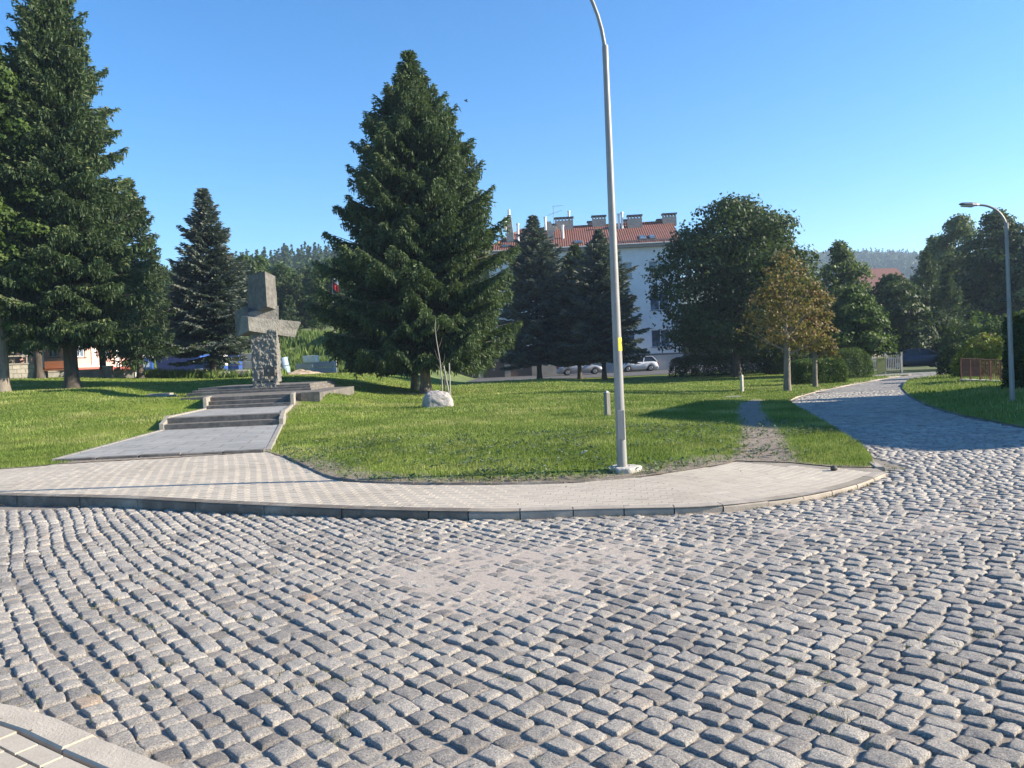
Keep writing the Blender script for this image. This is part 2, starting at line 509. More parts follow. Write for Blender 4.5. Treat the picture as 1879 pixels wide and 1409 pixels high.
st_c = []   # cx, cy, theta, len, wid
row_w = .120
for t in np.arange(-13, 30, row_w):
    t = t + rng.uniform(-.006, .006)
    ds_eff = np.clip(1 - t * RCk, 0.0, 3) * .05
    arc = np.cumsum(ds_eff)
    Ltot = arc[-1]
    n_s = int(Ltot / .140)
    lens = np.clip(rng.normal(.142, .026, n_s), .09, .21); pos = np.cumsum(lens)
    pos = pos - lens / 2; ok = pos < Ltot; pos = pos[ok]; lens = lens[ok]
    wob = .02 * np.sin(pos * 1.1 + t * 2.0) + .012 * np.sin(pos * 2.7 + t * 5) + rng.normal(0, .006, len(pos))
    sx = np.interp(pos, arc, RCx); sy = np.interp(pos, arc, RCy); th = np.interp(pos, arc, RCt); kk = np.interp(pos, arc, RCk)
    good = (1 - t * kk) > .12
    cx = sx - np.sin(th) * (t + wob); cy = sy + np.cos(th) * (t + wob)
    A = np.c_[cx, cy, th, lens, np.full(len(cx), row_w)][good]
    st_c.append(A)
ST = np.concatenate(st_c)
halfw = np.abs(ST[:, 0]) < .70 * ST[:, 1] + 2.2
sel = halfw & (ST[:, 1] > 1.2) & (ST[:, 1] < STONE_FAR)
sel &= ~in_poly(ST, sidewalk_poly) & ~in_poly(ST, lawn_poly) & ~in_poly(ST, verge_poly) & ~in_poly(ST, near_poly)
sel &= (ST[:, 1] < 20) | (ST[:, 0] > 6)
sel &= ~((ST[:, 1] > 9.6) & (ST[:, 0] < 5))
ST = ST[sel]
ST[:, 2] += rng.normal(0, .05, len(ST)); ST[:, 4] += rng.normal(0, .006, len(ST))
# drop stones that overlap where rows crowd together
cell = {}; keep = []
for i, (x, y) in enumerate(ST[:, :2]):
    k = (int(x // .2), int(y // .2)); bad = False
    for a in (-1, 0, 1):
        for b_ in (-1, 0, 1):
            for j in cell.get((k[0] + a, k[1] + b_), ()):
                if (ST[j, 0] - x) ** 2 + (ST[j, 1] - y) ** 2 < .0072: bad = True
    if not bad: cell.setdefault(k, []).append(i); keep.append(i)
ST = ST[keep]

def stones(ST, g, name_seed):
    """g x g pillow grid per stone"""
    r = np.random.default_rng(name_seed)
    N = len(ST)
    u = np.array({13: [-1, -.97, -.89, -.72, -.5, -.25, 0, .25, .5, .72, .89, .97, 1], 6: [-1, -.955, -.5, .5, .955, 1], 4: [-1, -.95, .95, 1]}[g], float)
    U, Vv = np.meshgrid(u, u, indexing='ij'); U = U.ravel(); Vv = Vv.ravel()
    ring = np.maximum(np.abs(U), np.abs(Vv))
    # rounded square outline
    rr = np.sqrt(U ** 2 + Vv ** 2) + 1e-9
    sq = ring / rr
    k = .2
    ox = U * (1 - k * (1 - sq) * ring ** 2); oy = Vv * (1 - k * (1 - sq) * ring ** 2)
    drop = np.interp(ring, [0, .45, .88, .965, 1], [0, .0003, .0028, .009, .05])     # flat top, falling rim
    hl = (ST[:, 3] / 2 - .0015 - r.uniform(0, .006, N))[:, None]; hw = (ST[:, 4] / 2 - .0015 - r.uniform(0, .007, N))[:, None]
    jx = r.normal(0, .07, (N, 4)); jy = r.normal(0, .08, (N, 4))
    # irregular quadrilateral
    bx = ((1 - U) / 2)[None, :]; by = ((1 - Vv) / 2)[None, :]
    skx = jx[:, 0:1] * bx * by + jx[:, 1:2] * (1 - bx) * by + jx[:, 2:3] * bx * (1 - by) + jx[:, 3:4] * (1 - bx) * (1 - by)
    sky_ = jy[:, 0:1] * bx * by + jy[:, 1:2] * (1 - bx) * by + jy[:, 2:3] * bx * (1 - by) + jy[:, 3:4] * (1 - bx) * (1 - by)
    LX = (ox[None, :] + skx) * hl; LY = (oy[None, :] + sky_) * hw
    sl = sand_level(ST[:, 0], ST[:, 1])
    worn = S((sl - .35) / .35)
    rough_ = {13: 1.0, 6: .6, 4: .45}[g]
    top = r.normal(0, .004, N)[:, None] * rough_
    tilt = rough_ * r.normal(0, .03, (N, 2)) * (1 - .6 * worn)[:, None]
    dome = (.004 * (1 - .6 * worn))[:, None]
    Z = top + tilt[:, 0:1] * LX + tilt[:, 1:2] * LY + dome * (1 - (U ** 2 + Vv ** 2) * .5)[None, :] + r.normal(0, .0011 if g > 6 else .0007, (N, len(U))) * (ring < .97)[None, :] + .009 * (vnoise((ST[:, 0:1] + LX) * 1.0, (ST[:, 1:2] + LY), .045) - .5) * (g > 6)
    Z = Z - drop[None, :] + street(ST[:, 0], ST[:, 1])[:, None]
    ct, sn = np.cos(ST[:, 2])[:, None], np.sin(ST[:, 2])[:, None]
    X = ST[:, 0:1] + LX * ct - LY * sn; Y = ST[:, 1:2] + LX * sn + LY * ct
    V = np.stack([X, Y, Z], -1).reshape(-1, 3)
    idx = np.arange(g * g).reshape(g, g)
    q = np.stack([idx[:-1, :-1], idx[1:, :-1], idx[1:, 1:], idx[:-1, 1:]], -1).reshape(-1, 4)
    F = (q[None] + (np.arange(N) * g * g)[:, None, None]).reshape(-1, 4)
    tone = np.clip(r.beta(2.2, 2.2, N) + .1 * (vnoise(ST[:, 0], ST[:, 1], 1.5) - .5), 0, 1)
    return V, F, np.repeat(tone, len(q))
m, n, l, b = mat_base('granite setts')
at = n.new('ShaderNodeAttribute'); at.attribute_name = 'tint'
base = ramp(n, l, at.outputs['Fac'], [(0, (.19, .18, .17)), (.25, (.28, .265, .245)), (.65, (.365, .345, .315)), (.92, (.42, .395, .355)), (1, (.39, .31, .24))])
sp = ramp(n, l, noise(n, l, 130, 4, rough=.8), [(.32, (.35, .35, .36)), (.5, (.95, .95, .95)), (.66, (1.75, 1.72, 1.66))])
c = mix(n, l, 1.0, base, sp, 'MULTIPLY')
st_ = ramp(n, l, noise(n, l, .9, 6, rough=.65), [(.3, (.82, .82, .84)), (.7, (1.18, 1.15, 1.1))])
c = mix(n, l, 1.0, c, st_, 'MULTIPLY')
l.new(c, b.inputs['Base Color']); b.inputs['Roughness'].default_value = .72; b.inputs['Specular IOR Level'].default_value = .35
bump(n, l, b, noise(n, l, 42, 7, rough=.8), 1.0, .02)
M['granite'] = m
near = ST[:, 1] < 7.5; mid = (ST[:, 1] >= 7.5) & (ST[:, 1] < 15); fr = ST[:, 1] >= 15
parts = [stones(ST[near], 13, 1), stones(ST[mid], 6, 2), stones(ST[fr], 4, 3)]
V = np.concatenate([p[0] for p in parts]); off = np.cumsum([0] + [len(p[0]) for p in parts])
F = np.concatenate([p[1] + off[i] for i, p in enumerate(parts)]); TT = np.concatenate([p[2] for p in parts])
o = np_obj('cobblestone_road', V, F, M['granite'], tint=TT, smooth=True); tag(o, kind='structure')

# ---- pavements
m, n, l, b = mat_base('concrete pavers')
at = n.new('ShaderNodeAttribute'); at.attribute_name = 'tint'
base = ramp(n, l, at.outputs['Fac'], [(0, (.395, .35, .285)), (1, (.45, .40, .325))])
sp = ramp(n, l, noise(n, l, 160, 3), [(.3, (.82, .82, .82)), (.7, (1.12, 1.12, 1.12))])
st_ = ramp(n, l, noise(n, l, .8, 6, rough=.7), [(.3, (.86, .85, .83)), (.7, (1.1, 1.1, 1.1))])
l.new(mix(n, l, 1.0, mix(n, l, 1.0, base, sp, 'MULTIPLY'), st_, 'MULTIPLY'), b.inputs['Base Color']); b.inputs['Roughness'].default_value = .85
bump(n, l, b, noise(n, l, 200, 3), .25, .004)
M['paver'] = m

def pavers(edge, poly, width, z, rows, gap, off0, side, name, zfun=None, plen=.2):
    """blocks in rows that follow an edge line; side=+1: to the left of the walking direction"""
    V = []; F = []; TTs = []
    e = resample(edge, .04)
    ex = np.array([p.x for p in e]); ey = np.array([p.y for p in e])
    tx = np.gradient(ex); ty = np.gradient(ey); ln = np.hypot(tx, ty); tx /= ln; ty /= ln
    k = 9; ker = np.ones(k) / k
    tx = np.convolve(np.pad(tx, k // 2, 'edge'), ker, 'valid'); ty = np.convolve(np.pad(ty, k // 2, 'edge'), ker, 'valid')
    N = 0
    for r_ in range(rows):
        t = off0 + r_ * width + width / 2
        lx = ex - ty * t * side; ly = ey + tx * t * side
        arc = np.concatenate([[0], np.cumsum(np.hypot(np.diff(lx), np.diff(ly)))])
        pos = np.arange((plen / 2) * (r_ % 2) + .01, arc[-1], plen)
        cx = np.interp(pos, arc, lx); cy = np.interp(pos, arc, ly)
        th = np.arctan2(np.interp(pos, arc, ty), np.interp(pos, arc, tx))
        ins = in_poly(np.c_[cx, cy], poly)
        cx, cy, th = cx[ins], cy[ins], th[ins]
        hl = plen / 2 - gap / 2; hw = width / 2 - gap / 2; bv = .001
        zz = (zfun(cx, cy) if zfun else z) + rng.normal(0, .0005, len(cx))
        for (a, b_, dz) in ((-hl, -hw, -.05), (hl, -hw, -.05), (hl, hw, -.05), (-hl, hw, -.05),
                            (-hl, -hw, -bv), (hl, -hw, -bv), (hl, hw, -bv), (-hl, hw, -bv),
                            (-hl + bv, -hw + bv, 0), (hl - bv, -hw + bv, 0), (hl - bv, hw - bv, 0), (-hl + bv, hw - bv, 0)):
            V.append(np.c_[cx + a * np.cos(th) - b_ * np.sin(th), cy + a * np.sin(th) + b_ * np.cos(th), zz + dz])
        # verts of this row are laid block of 12 arrays, each len n
        nn = len(cx)
        q = [(8, 9, 10, 11)] + [(i, (i + 1) % 4, (i + 1) % 4 + 4, i + 4) for i in range(4)] + [(i + 4, (i + 1) % 4 + 4, (i + 1) % 4 + 8, i + 8) for i in range(4)]
        for f in q:
            F.append(np.stack([N + np.arange(nn) + f_ * nn for f_ in f], -1))
        tn = rng.random(nn)
        TTs += [tn] * len(q)
        N += 12 * nn
    o = np_obj(name, np.concatenate(V), np.concatenate(F), M['paver'], tint=np.concatenate(TTs))
    return tag(o, kind='structure')

SW_Z = lambda x, y: kerb_h(x, y)
M['joint'] = plain('joint sand', (.23, .20, .16), .95, .3, 4)
tag(sheet('pavement_bedding', sidewalk_poly, lambda x, y: SW_Z(x, y) - .002, M['joint'], .5), kind='structure')
pavers(kerb_base, sidewalk_poly, .103, 0, 50, .006, .15, 1, 'pavement', SW_Z)
near_line = near_edge
tag(sheet('pavement_bedding', near_poly, .012, M['joint'], .5), kind='structure')
pavers(near_line, near_poly, .105, .034, 28, .013, .168, -1, 'pavement', plen=.21)

# kerb stones
M['kerb_dark'] = plain('kerb granite', (.13, .112, .092), .85, .3, 5, bmp=.5, bscale=60, dirt=(.36, .34, .29))
M['kerb_light'] = plain('kerb concrete', (.32, .28, .235), .85, .2, 5, bmp=.3, bscale=70)
def kerb(edge, length, width, hfun, side, name, mat, lo=-.04, gap=.012, start=0, a0=0.0, a1=1e9):
    e = resample(edge, .04); ex = np.array([p.x for p in e]); ey = np.array([p.y for p in e])
    arc = np.concatenate([[0], np.cumsum(np.hypot(np.diff(ex), np.diff(ey)))])
    s = a0; mb = MB()
    while s < min(arc[-1], a1) - .2:
        L = length * random.uniform(.93, 1.07); segs = max(1, int(L / .25)); dz = random.uniform(-.006, .006); off = random.uniform(-.006, .006)
        s1 = min(s + L, arc[-1], a1)
        prev = None; vs = []; fs = []
        for i in range(segs + 1):
            q = s + gap / 2 + (s1 - s - gap) * i / segs
            x = np.interp(q, arc, ex); y = np.interp(q, arc, ey)
            x2 = np.interp(q + .03, arc, ex); y2 = np.interp(q + .03, arc, ey); x0 = np.interp(q - .03, arc, ex); y0 = np.interp(q - .03, arc, ey)
            tx, ty = x2 - x0, y2 - y0; ln = math.hypot(tx, ty) + 1e-9; tx /= ln; ty /= ln
            nx, ny = -ty * side, tx * side
            h = float(hfun(x, y)) + dz
            wb = random.uniform(-.004, .004)
            for (w_, z_) in ((0 + off, lo), (0 + off + wb, h - .025), (.022 + off + wb, h), (width - .008, h + .001), (width, h - .01), (width, lo)):
                vs.append((x + nx * w_, y + ny * w_, z_))
        for i in range(segs):
            for k in range(5):
                a = i * 6 + k; fs.append((a, a + 6, a + 7, a + 1) if side > 0 else (a, a + 1, a + 7, a + 6))
        fs.append(tuple(range(6))); fs.append(tuple(range(segs * 6 + 5, segs * 6 - 1, -1)))
        mb.add(vs, fs); s = s1
    return tag(mb.build(name, mat), kind='structure')
kl = resample(kerb_base, .04); kd = 0
arc_total = sum((kl[i + 1] - kl[i]).length for i in range(len(kl) - 1))
split_p = on_level(862, 952, 0).to_2d(); acc = 0; best = (9, 0)
for i in range(len(kl) - 1):
    d_ = (kl[i] - split_p).length
    if d_ < best[0]: best = (d_, acc)
    acc += (kl[i + 1] - kl[i]).length
kerb(kerb_base, 1.0, .15, kerb_h, 1, 'kerb', M['kerb_dark'], a1=best[1])
kerb(kerb_base, .5, .15, kerb_h, 1, 'kerb', M['kerb_light'], a0=best[1])
M['kerb_beige'] = plain('beige kerb concrete', (.42, .37, .30), .85, .12, 5, bmp=.3, bscale=70)
kerb(near_edge, .95, .15, lambda x, y: .038, -1, 'kerb', M['kerb_beige'], lo=-.03)
kerb(road_left, .8, .12, lambda x, y: .05 + .015 * math.sin(x * 3) + float(street(x, y)), 1, 'kerb', M['kerb_light'], lo=-.5)
kerb(sw_in[7:15], .9, .06, lambda x, y: float(kerb_h(x, y)) + .025, 1, 'kerb', M['kerb_dark'], lo=-.05)
kerb(verge_edge, .9, .1, lambda x, y: .02 + float(street(x, y)), 1, 'kerb', M['kerb_dark'], lo=-.5)

# ------------------------------------------------------------------ stone path, steps, terrace, platform
m, n, l, b = mat_base('grey slabs')
c1 = ramp(n, l, noise(n, l, 1.3, 7, rough=.65), [(.3, (.235, .235, .228)), (.7, (.335, .33, .315))])
br = n.new('ShaderNodeTexBrick'); tc = n.new('ShaderNodeTexCoord'); mp = n.new('ShaderNodeMapping')
mp.inputs['Rotation'].default_value = (0, 0, -math.atan2(pnor.y, pnor.x)); l.new(tc.outputs['Object'], mp.inputs[0]); l.new(mp.outputs[0], br.inputs['Vector'])
br.inputs['Scale'].default_value = 1; br.inputs['Brick Width'].default_value = .9; br.inputs['Row Height'].default_value = .6; br.inputs['Mortar Size'].default_value = .012
br.inputs['Color1'].default_value = (.9, .9, .9, 1); br.inputs['Color2'].default_value = (1.05, 1.05, 1.05, 1); br.inputs['Mortar'].default_value = (.45, .45, .4, 1)
c2 = mix(n, l, 1.0, c1, br.outputs[0], 'MULTIPLY')
sp = ramp(n, l, noise(n, l, 12, 6, rough=.8), [(.3, (.8, .8, .8)), (.7, (1.15, 1.15, 1.12))])
l.new(mix(n, l, 1.0, c2, sp, 'MULTIPLY'), b.inputs['Base Color']); b.inputs['Roughness'].default_value = .8
bump(n, l, b, noise(n, l, 50, 5), .4, .01)
M['slab'] = m
M['riser'] = plain('step stone', (.12, .11, .098), .9, .35, 6, bmp=.7, bscale=40, dirt=(.26, .235, .2))
M['slab_edge'] = plain('pale edging stone', (.26, .24, .205), .9, .2, 6, bmp=.5, bscale=40)

steps = empty('stone_steps', (PC0.x, PC0.y, .1), 0, 'grey stone slab path with two flights of low steps leading up to the cross monument', 'steps')
def P(u, v, z):
    return (pdir.x * u + pnor.x * v, pdir.y * u + pnor.y * v, z - .1)     # relative to the steps' empty
half = (P2R - P2L).to_2d().dot(pnor) / 2
def uvof(p):
    d = (p - PC0).to_2d(); return d.dot(pdir), d.dot(pnor)
uL0, vL0 = uvof(PL0); uR0, vR0 = uvof(PR0); uL1, vL1 = uvof(P1L); uR1, vR1 = uvof(P1R); uL2, vL2 = uvof(P2L); uR2, vR2 = uvof(P2R)
def ruled(mb, cL, cR, cL2, cR2, z0, z1, thick, seg=1):
    """slab between two oblique cross lines given as (u, v) left/right"""
    b0 = [P(*cL, z0), P(*cR, z0), P(*cR2, z1), P(*cL2, z1)]
    bb = [(p[0], p[1], p[2] - thick) for p in b0]
    mb.hexa(bb, b0)
mb = MB(); ruled(mb, (uL0, vL0), (uR0, vR0), (uL1, vL1), (uR1, vR1), .16, .13, .2)
st2 = .40
ruled(mb, (uL1 + 2 * st2, vL1), (uR1 + 2 * st2, vR1), (uL2, vL2), (uR2, vR2), .41, .345, .3)
mb.build('slab_paving', M['slab'], steps, .008)
mb = MB()
for k, (zt) in enumerate((.27, .412)):
    ruled(mb, (uL1 + k * st2, vL1), (uR1 + k * st2, vR1), (uL1 + (k + 1) * st2 + .02, vL1), (uR1 + (k + 1) * st2 + .02, vR1), zt, zt, .28)
mb.build('lower_flight', M['riser'], steps, .012)
mb = MB()
for k, zt in enumerate((.465, .595, .725)):
    ruled(mb, (uL2 + k * .36, vL2), (uR2 + k * .36, vR2), (uL2 + (k + 1) * .36 + .02, vL2), (uR2 + (k + 1) * .36 + .02, vR2), zt, zt, .34)
mb.build('upper_flight', M['riser'], steps, .012)
# front edging slabs in pieces, side stones
mb = MB()
for k in range(5):
    t0, t1 = k / 5 + .003, (k + 1) / 5 - .003
    a = (uL0 + (uR0 - uL0) * t0, vL0 + (vR0 - vL0) * t0); b_ = (uL0 + (uR0 - uL0) * t1, vL0 + (vR0 - vL0) * t1)
    dz = random.uniform(-.008, .012)
    ruled(mb, (a[0] - .14, a[1]), (b_[0] - .14, b_[1]), (a[0] - .003, a[1]), (b_[0] - .003, b_[1]), .168 + dz, .168 + dz, .12)
mb.build('front_edging', M['riser'], steps, .01)
def side_run(ua, va, za, ub, vb, zb, w, n_, drop=.3):
    mb = MB()
    for k in range(n_):
        t0, t1 = k / n_ + .004, (k + 1) / n_ - .004
        f = lambda t: (ua + (ub - ua) * t, va + (vb - va) * t, za + (zb - za) * t)
        a, b_ = f(t0), f(t1)
        top = [P(a[0], a[1] - w, a[2]), P(a[0], a[1], a[2]), P(b_[0], b_[1], b_[2]), P(b_[0], b_[1] - w, b_[2])]
        mb.hexa([(p[0], p[1], p[2] - drop) for p in top], top)
    mb.build('side_edging', M['slab_edge'], steps, .01)
side_run(uL0, vL0 - .004, .165, uL1 - .1, vL1 - .004, .15, .10, 6)
side_run(uL1 + .9, vL1 - .004, .45, uL2 - .05, vL2 - .004, .39, .10, 6)
side_run(uL1 - .05, vL1 - .004, .30, uL1 + .85, vL1 - .004, .47, .12, 1, .5)
side_run(uR1 - .05, vR1 + .124, .30, uR1 + .85, vR1 + .124, .47, .12, 1, .5)
side_run(uL2, vL2 - .004, .74, uL2 + 1.1, vL2 - .004, .77, .12, 1, .6)
side_run(uR2, vR2 + .124, .74, uR2 + 1.1, vR2 + .124, .77, .12, 1, .6)
side_run(uR0, vR0 + .104, .165, uR1 - .1, vR1 + .104, .15, .10, 6)
side_run(uR1 + .9, vR1 + .104, .45, uR2 - .05, vR2 + .104, .39, .10, 6)

# terrace: cross lines run parallel to the front edges of the steps
eL = Vector((P(uL2, vL2, 0)[0], P(uL2, vL2, 0)[1])); eR = Vector((P(uR2, vR2, 0)[0], P(uR2, vR2, 0)[1]))
cd = (eR - eL).normalized()
TA = Vector((PC0.x, PC0.y)) + eL; TB = Vector((PC0.x, PC0.y)) + eR
cperp = Vector((-cd.y, cd.x))
tl = TA + cd * -1.25 + cperp * 1.02; tr = TB + cd * .8 + cperp * 1.02
terr = empty('stone_terrace', (TA.x, TA.y, .2), 0, 'low dark stone terrace with three wide steps under the cross monument', 'terrace')
def TP(p, z): return (p.x - TA.x, p.y - TA.y, z - .2)
mb = MB()
q = [tl, tr, tr + cperp * 6, tl + cperp * 6]
mb.hexa([TP(p, .05) for p in q], [TP(p, .722) for p in q]); mb.build('paving', M['riser'], terr)
def wallrun(a, b_, n_, z0, z1, w):
    mb = MB()
    for k in range(n_):
        p0 = a + (b_ - a) * (k / n_ + .002); p1 = a + (b_ - a) * ((k + 1) / n_ - .002)
        mb.hexa([TP(p0, z0), TP(p1, z0), TP(p1 + cperp * w, z0), TP(p0 + cperp * w, z0)], [TP(p0, z1), TP(p1, z1), TP(p1 + cperp * w, z1), TP(p0 + cperp * w, z1)])
    mb.build('retaining_wall', M['riser'], terr, .01)
wallrun(tl - cperp * .12, TA + cd * -.13 + cperp * .90, 3, .0, .745, .118)
wallrun(TB + cd * .13 + cperp * .90, tr - cperp * .12, 3, .0, .75, .118)
mb = MB()
pc = at_depth(478, 710, 31.0)
pc2 = Vector((pc.x, pc.y))
for k in range(3):
    hw_l, hw_r = 2.75 - .1 * k, 2.15 - .1 * k
    a = pc2 + cperp * (-.55 + k * .33); z1 = .722 + .085 * (k + 1)
    pq = [a - cd * hw_l, a + cd * hw_r, pc2 + cd * hw_r + cperp * (4.4), pc2 - cd * hw_l + cperp * 4.4]
    mb.hexa([TP(p, .6) for p in pq], [TP(p, z1) for p in pq])
mb.build('platform_steps', M['riser'], terr, .01)
PLAT = .977

# small white steps beside the terrace
wp = on_ground(297, 727)
t_ = empty('white_step', (wp.x, wp.y, wp.z), .1, 'pair of small weathered white stone steps in the grass left of the dark terrace', 'steps')
mb = MB(); mb.box(-.62, .32, 0, .5, -.1, .12); mb.build('tread', M['slab_edge'], t_, .01)
mb = MB(); mb.box(-.2, .62, -.4, .02, -.1, .05); mb.build('tread', M['slab_edge'], t_, .01)

# ------------------------------------------------------------------ monument
m, n, l, b = mat_base('hewn granite')
g1 = ramp(n, l, noise(n, l, 2.5, 6, rough=.7), [(.3, (.125, .12, .112)), (.6, (.225, .215, .195)), (.8, (.19, .185, .135))])
g2 = ramp(n, l, noise(n, l, 45, 5, rough=.8), [(.3, (.6, .6, .6)), (.7, (1.35, 1.35, 1.3))])
l.new(mix(n, l, 1.0, g1, g2, 'MULTIPLY'), b.inputs['Base Color']); b.inputs['Roughness'].default_value = .9
bump(n, l, b, noise(n, l, 14, 6, rough=.7, sx=(1, 1, .6)), 1.0, .05)
M['hewn'] = m
tex_rough = bpy.data.textures.new('hewn', 'CLOUDS'); tex_rough.noise_scale = .13; tex_rough.noise_depth = 3
tex_soft = bpy.data.textures.new('soft', 'CLOUDS'); tex_soft.noise_scale = .4; tex_soft.noise_depth = 3
MD = 31.5
mon = at_depth(488, 710, MD); mon.z = PLAT
monu = empty('stone_monument', mon, 0, 'tall rough granite cross-like monument of stacked hewn blocks on the stepped platform', 'monument')
M['hewn_dark'] = plain('darker granite', (.12, .115, .105), .9, .35, 5, bmp=1, bscale=18, dirt=(.07, .068, .063))  # darker granite for the head block and crossbar end only
def block(name, quad_b, quad_t, rough=.03, tex=None, dark=False):
    """quads as (px, py, depth offset) clockwise: front-left, front-right, back-right, back-left"""
    def w(p):
        q = at_depth(p[0], p[1], MD); q2 = Vector((q.x * (MD + p[2]) / MD, MD + p[2], q.z)); return q2 - mon
    mb = MB(); mb.hexa([w(p) for p in quad_b], [w(p) for p in quad_t])
    o = mb.build(name, M['hewn'], monu)
    s = o.modifiers.new('sub', 'SUBSURF'); s.subdivision_type = 'SIMPLE'; s.levels = 6; s.render_levels = 6
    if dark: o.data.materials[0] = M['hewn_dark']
    d = o.modifiers.new('disp', 'DISPLACE'); d.texture = tex or tex_soft; d.strength = rough; d.mid_level = .5; d.texture_coords = 'LOCAL'
    return o
block('base_block', [(464, 715, -.45), (507, 715, -.38), (513, 713, .25), (468, 713, .3)], [(463, 701, -.45), (507, 701, -.38), (513, 700, .25), (468, 700, .3)], .08, tex_rough)
block('column', [(463, 700, -.47), (509, 700, -.40), (517, 699, .35), (469, 699, .3)], [(459, 606, -.47), (507, 606, -.40), (512, 606, .35), (466, 606, .3)], .14, tex_rough)
block('neck', [(456, 590, -.1), (511, 590, .3), (500, 590, .7), (452, 590, .5)], [(455, 574, -.1), (511, 560, .3), (500, 560, .7), (452, 566, .5)], .05)
block('crossbar', [(457, 609, -.9), (541, 618, .35), (536, 616, .8), (437, 617, -.2)], [(455, 584, -.9), (552, 590, .4), (540, 587, .8), (443, 580, -.2)], .05)
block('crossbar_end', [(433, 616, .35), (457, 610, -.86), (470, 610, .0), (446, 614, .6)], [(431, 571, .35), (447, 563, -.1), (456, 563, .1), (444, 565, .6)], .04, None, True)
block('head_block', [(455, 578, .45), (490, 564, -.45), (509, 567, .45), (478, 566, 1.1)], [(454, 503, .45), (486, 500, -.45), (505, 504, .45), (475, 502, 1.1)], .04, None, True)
mb = MB(); a = at_depth(485, 681, MD - .60) - mon; mb.box(a.x - .02, a.x + .42, a.y - .02, a.y + .05, a.z - .2, a.z + .16)
M['plaque'] = plain('dark plaque', (.06, .055, .05), .5, .3, 8, metal=.3)
pq = mb.build('plaque', M['plaque'], monu, .01)
mb = MB(); mb.box(a.x + .13, a.x + .20, a.y - .03, a.y - .021, a.z - .03, a.z + .06); mb.build('plaque_emblem', M['slab_edge'], pq)

# ------------------------------------------------------------------ vegetation builders
def quads(C, D, N_, L, Wd, ttip=.25):
    """leaf shaped quads: centre C, direction D, side vector from random normal"""
    D = D / (np.linalg.norm(D, axis=1, keepdims=True) + 1e-9)
    side = np.cross(D, N_); side /= (np.linalg.norm(side, axis=1, keepdims=True) + 1e-9)
    L = np.asarray(L).reshape(-1, 1); Wd = np.asarray(Wd).reshape(-1, 1)
    a = C - D * L * .5; c = C + D * L * .5
    b_ = C + side * Wd * .5 - D * L * .05; d = C - side * Wd * .5 - D * L * .05
    V = np.stack([a, b_, c, d], 1).reshape(-1, 3)
    F = np.arange(len(V)).reshape(-1, 4)
    return V, F

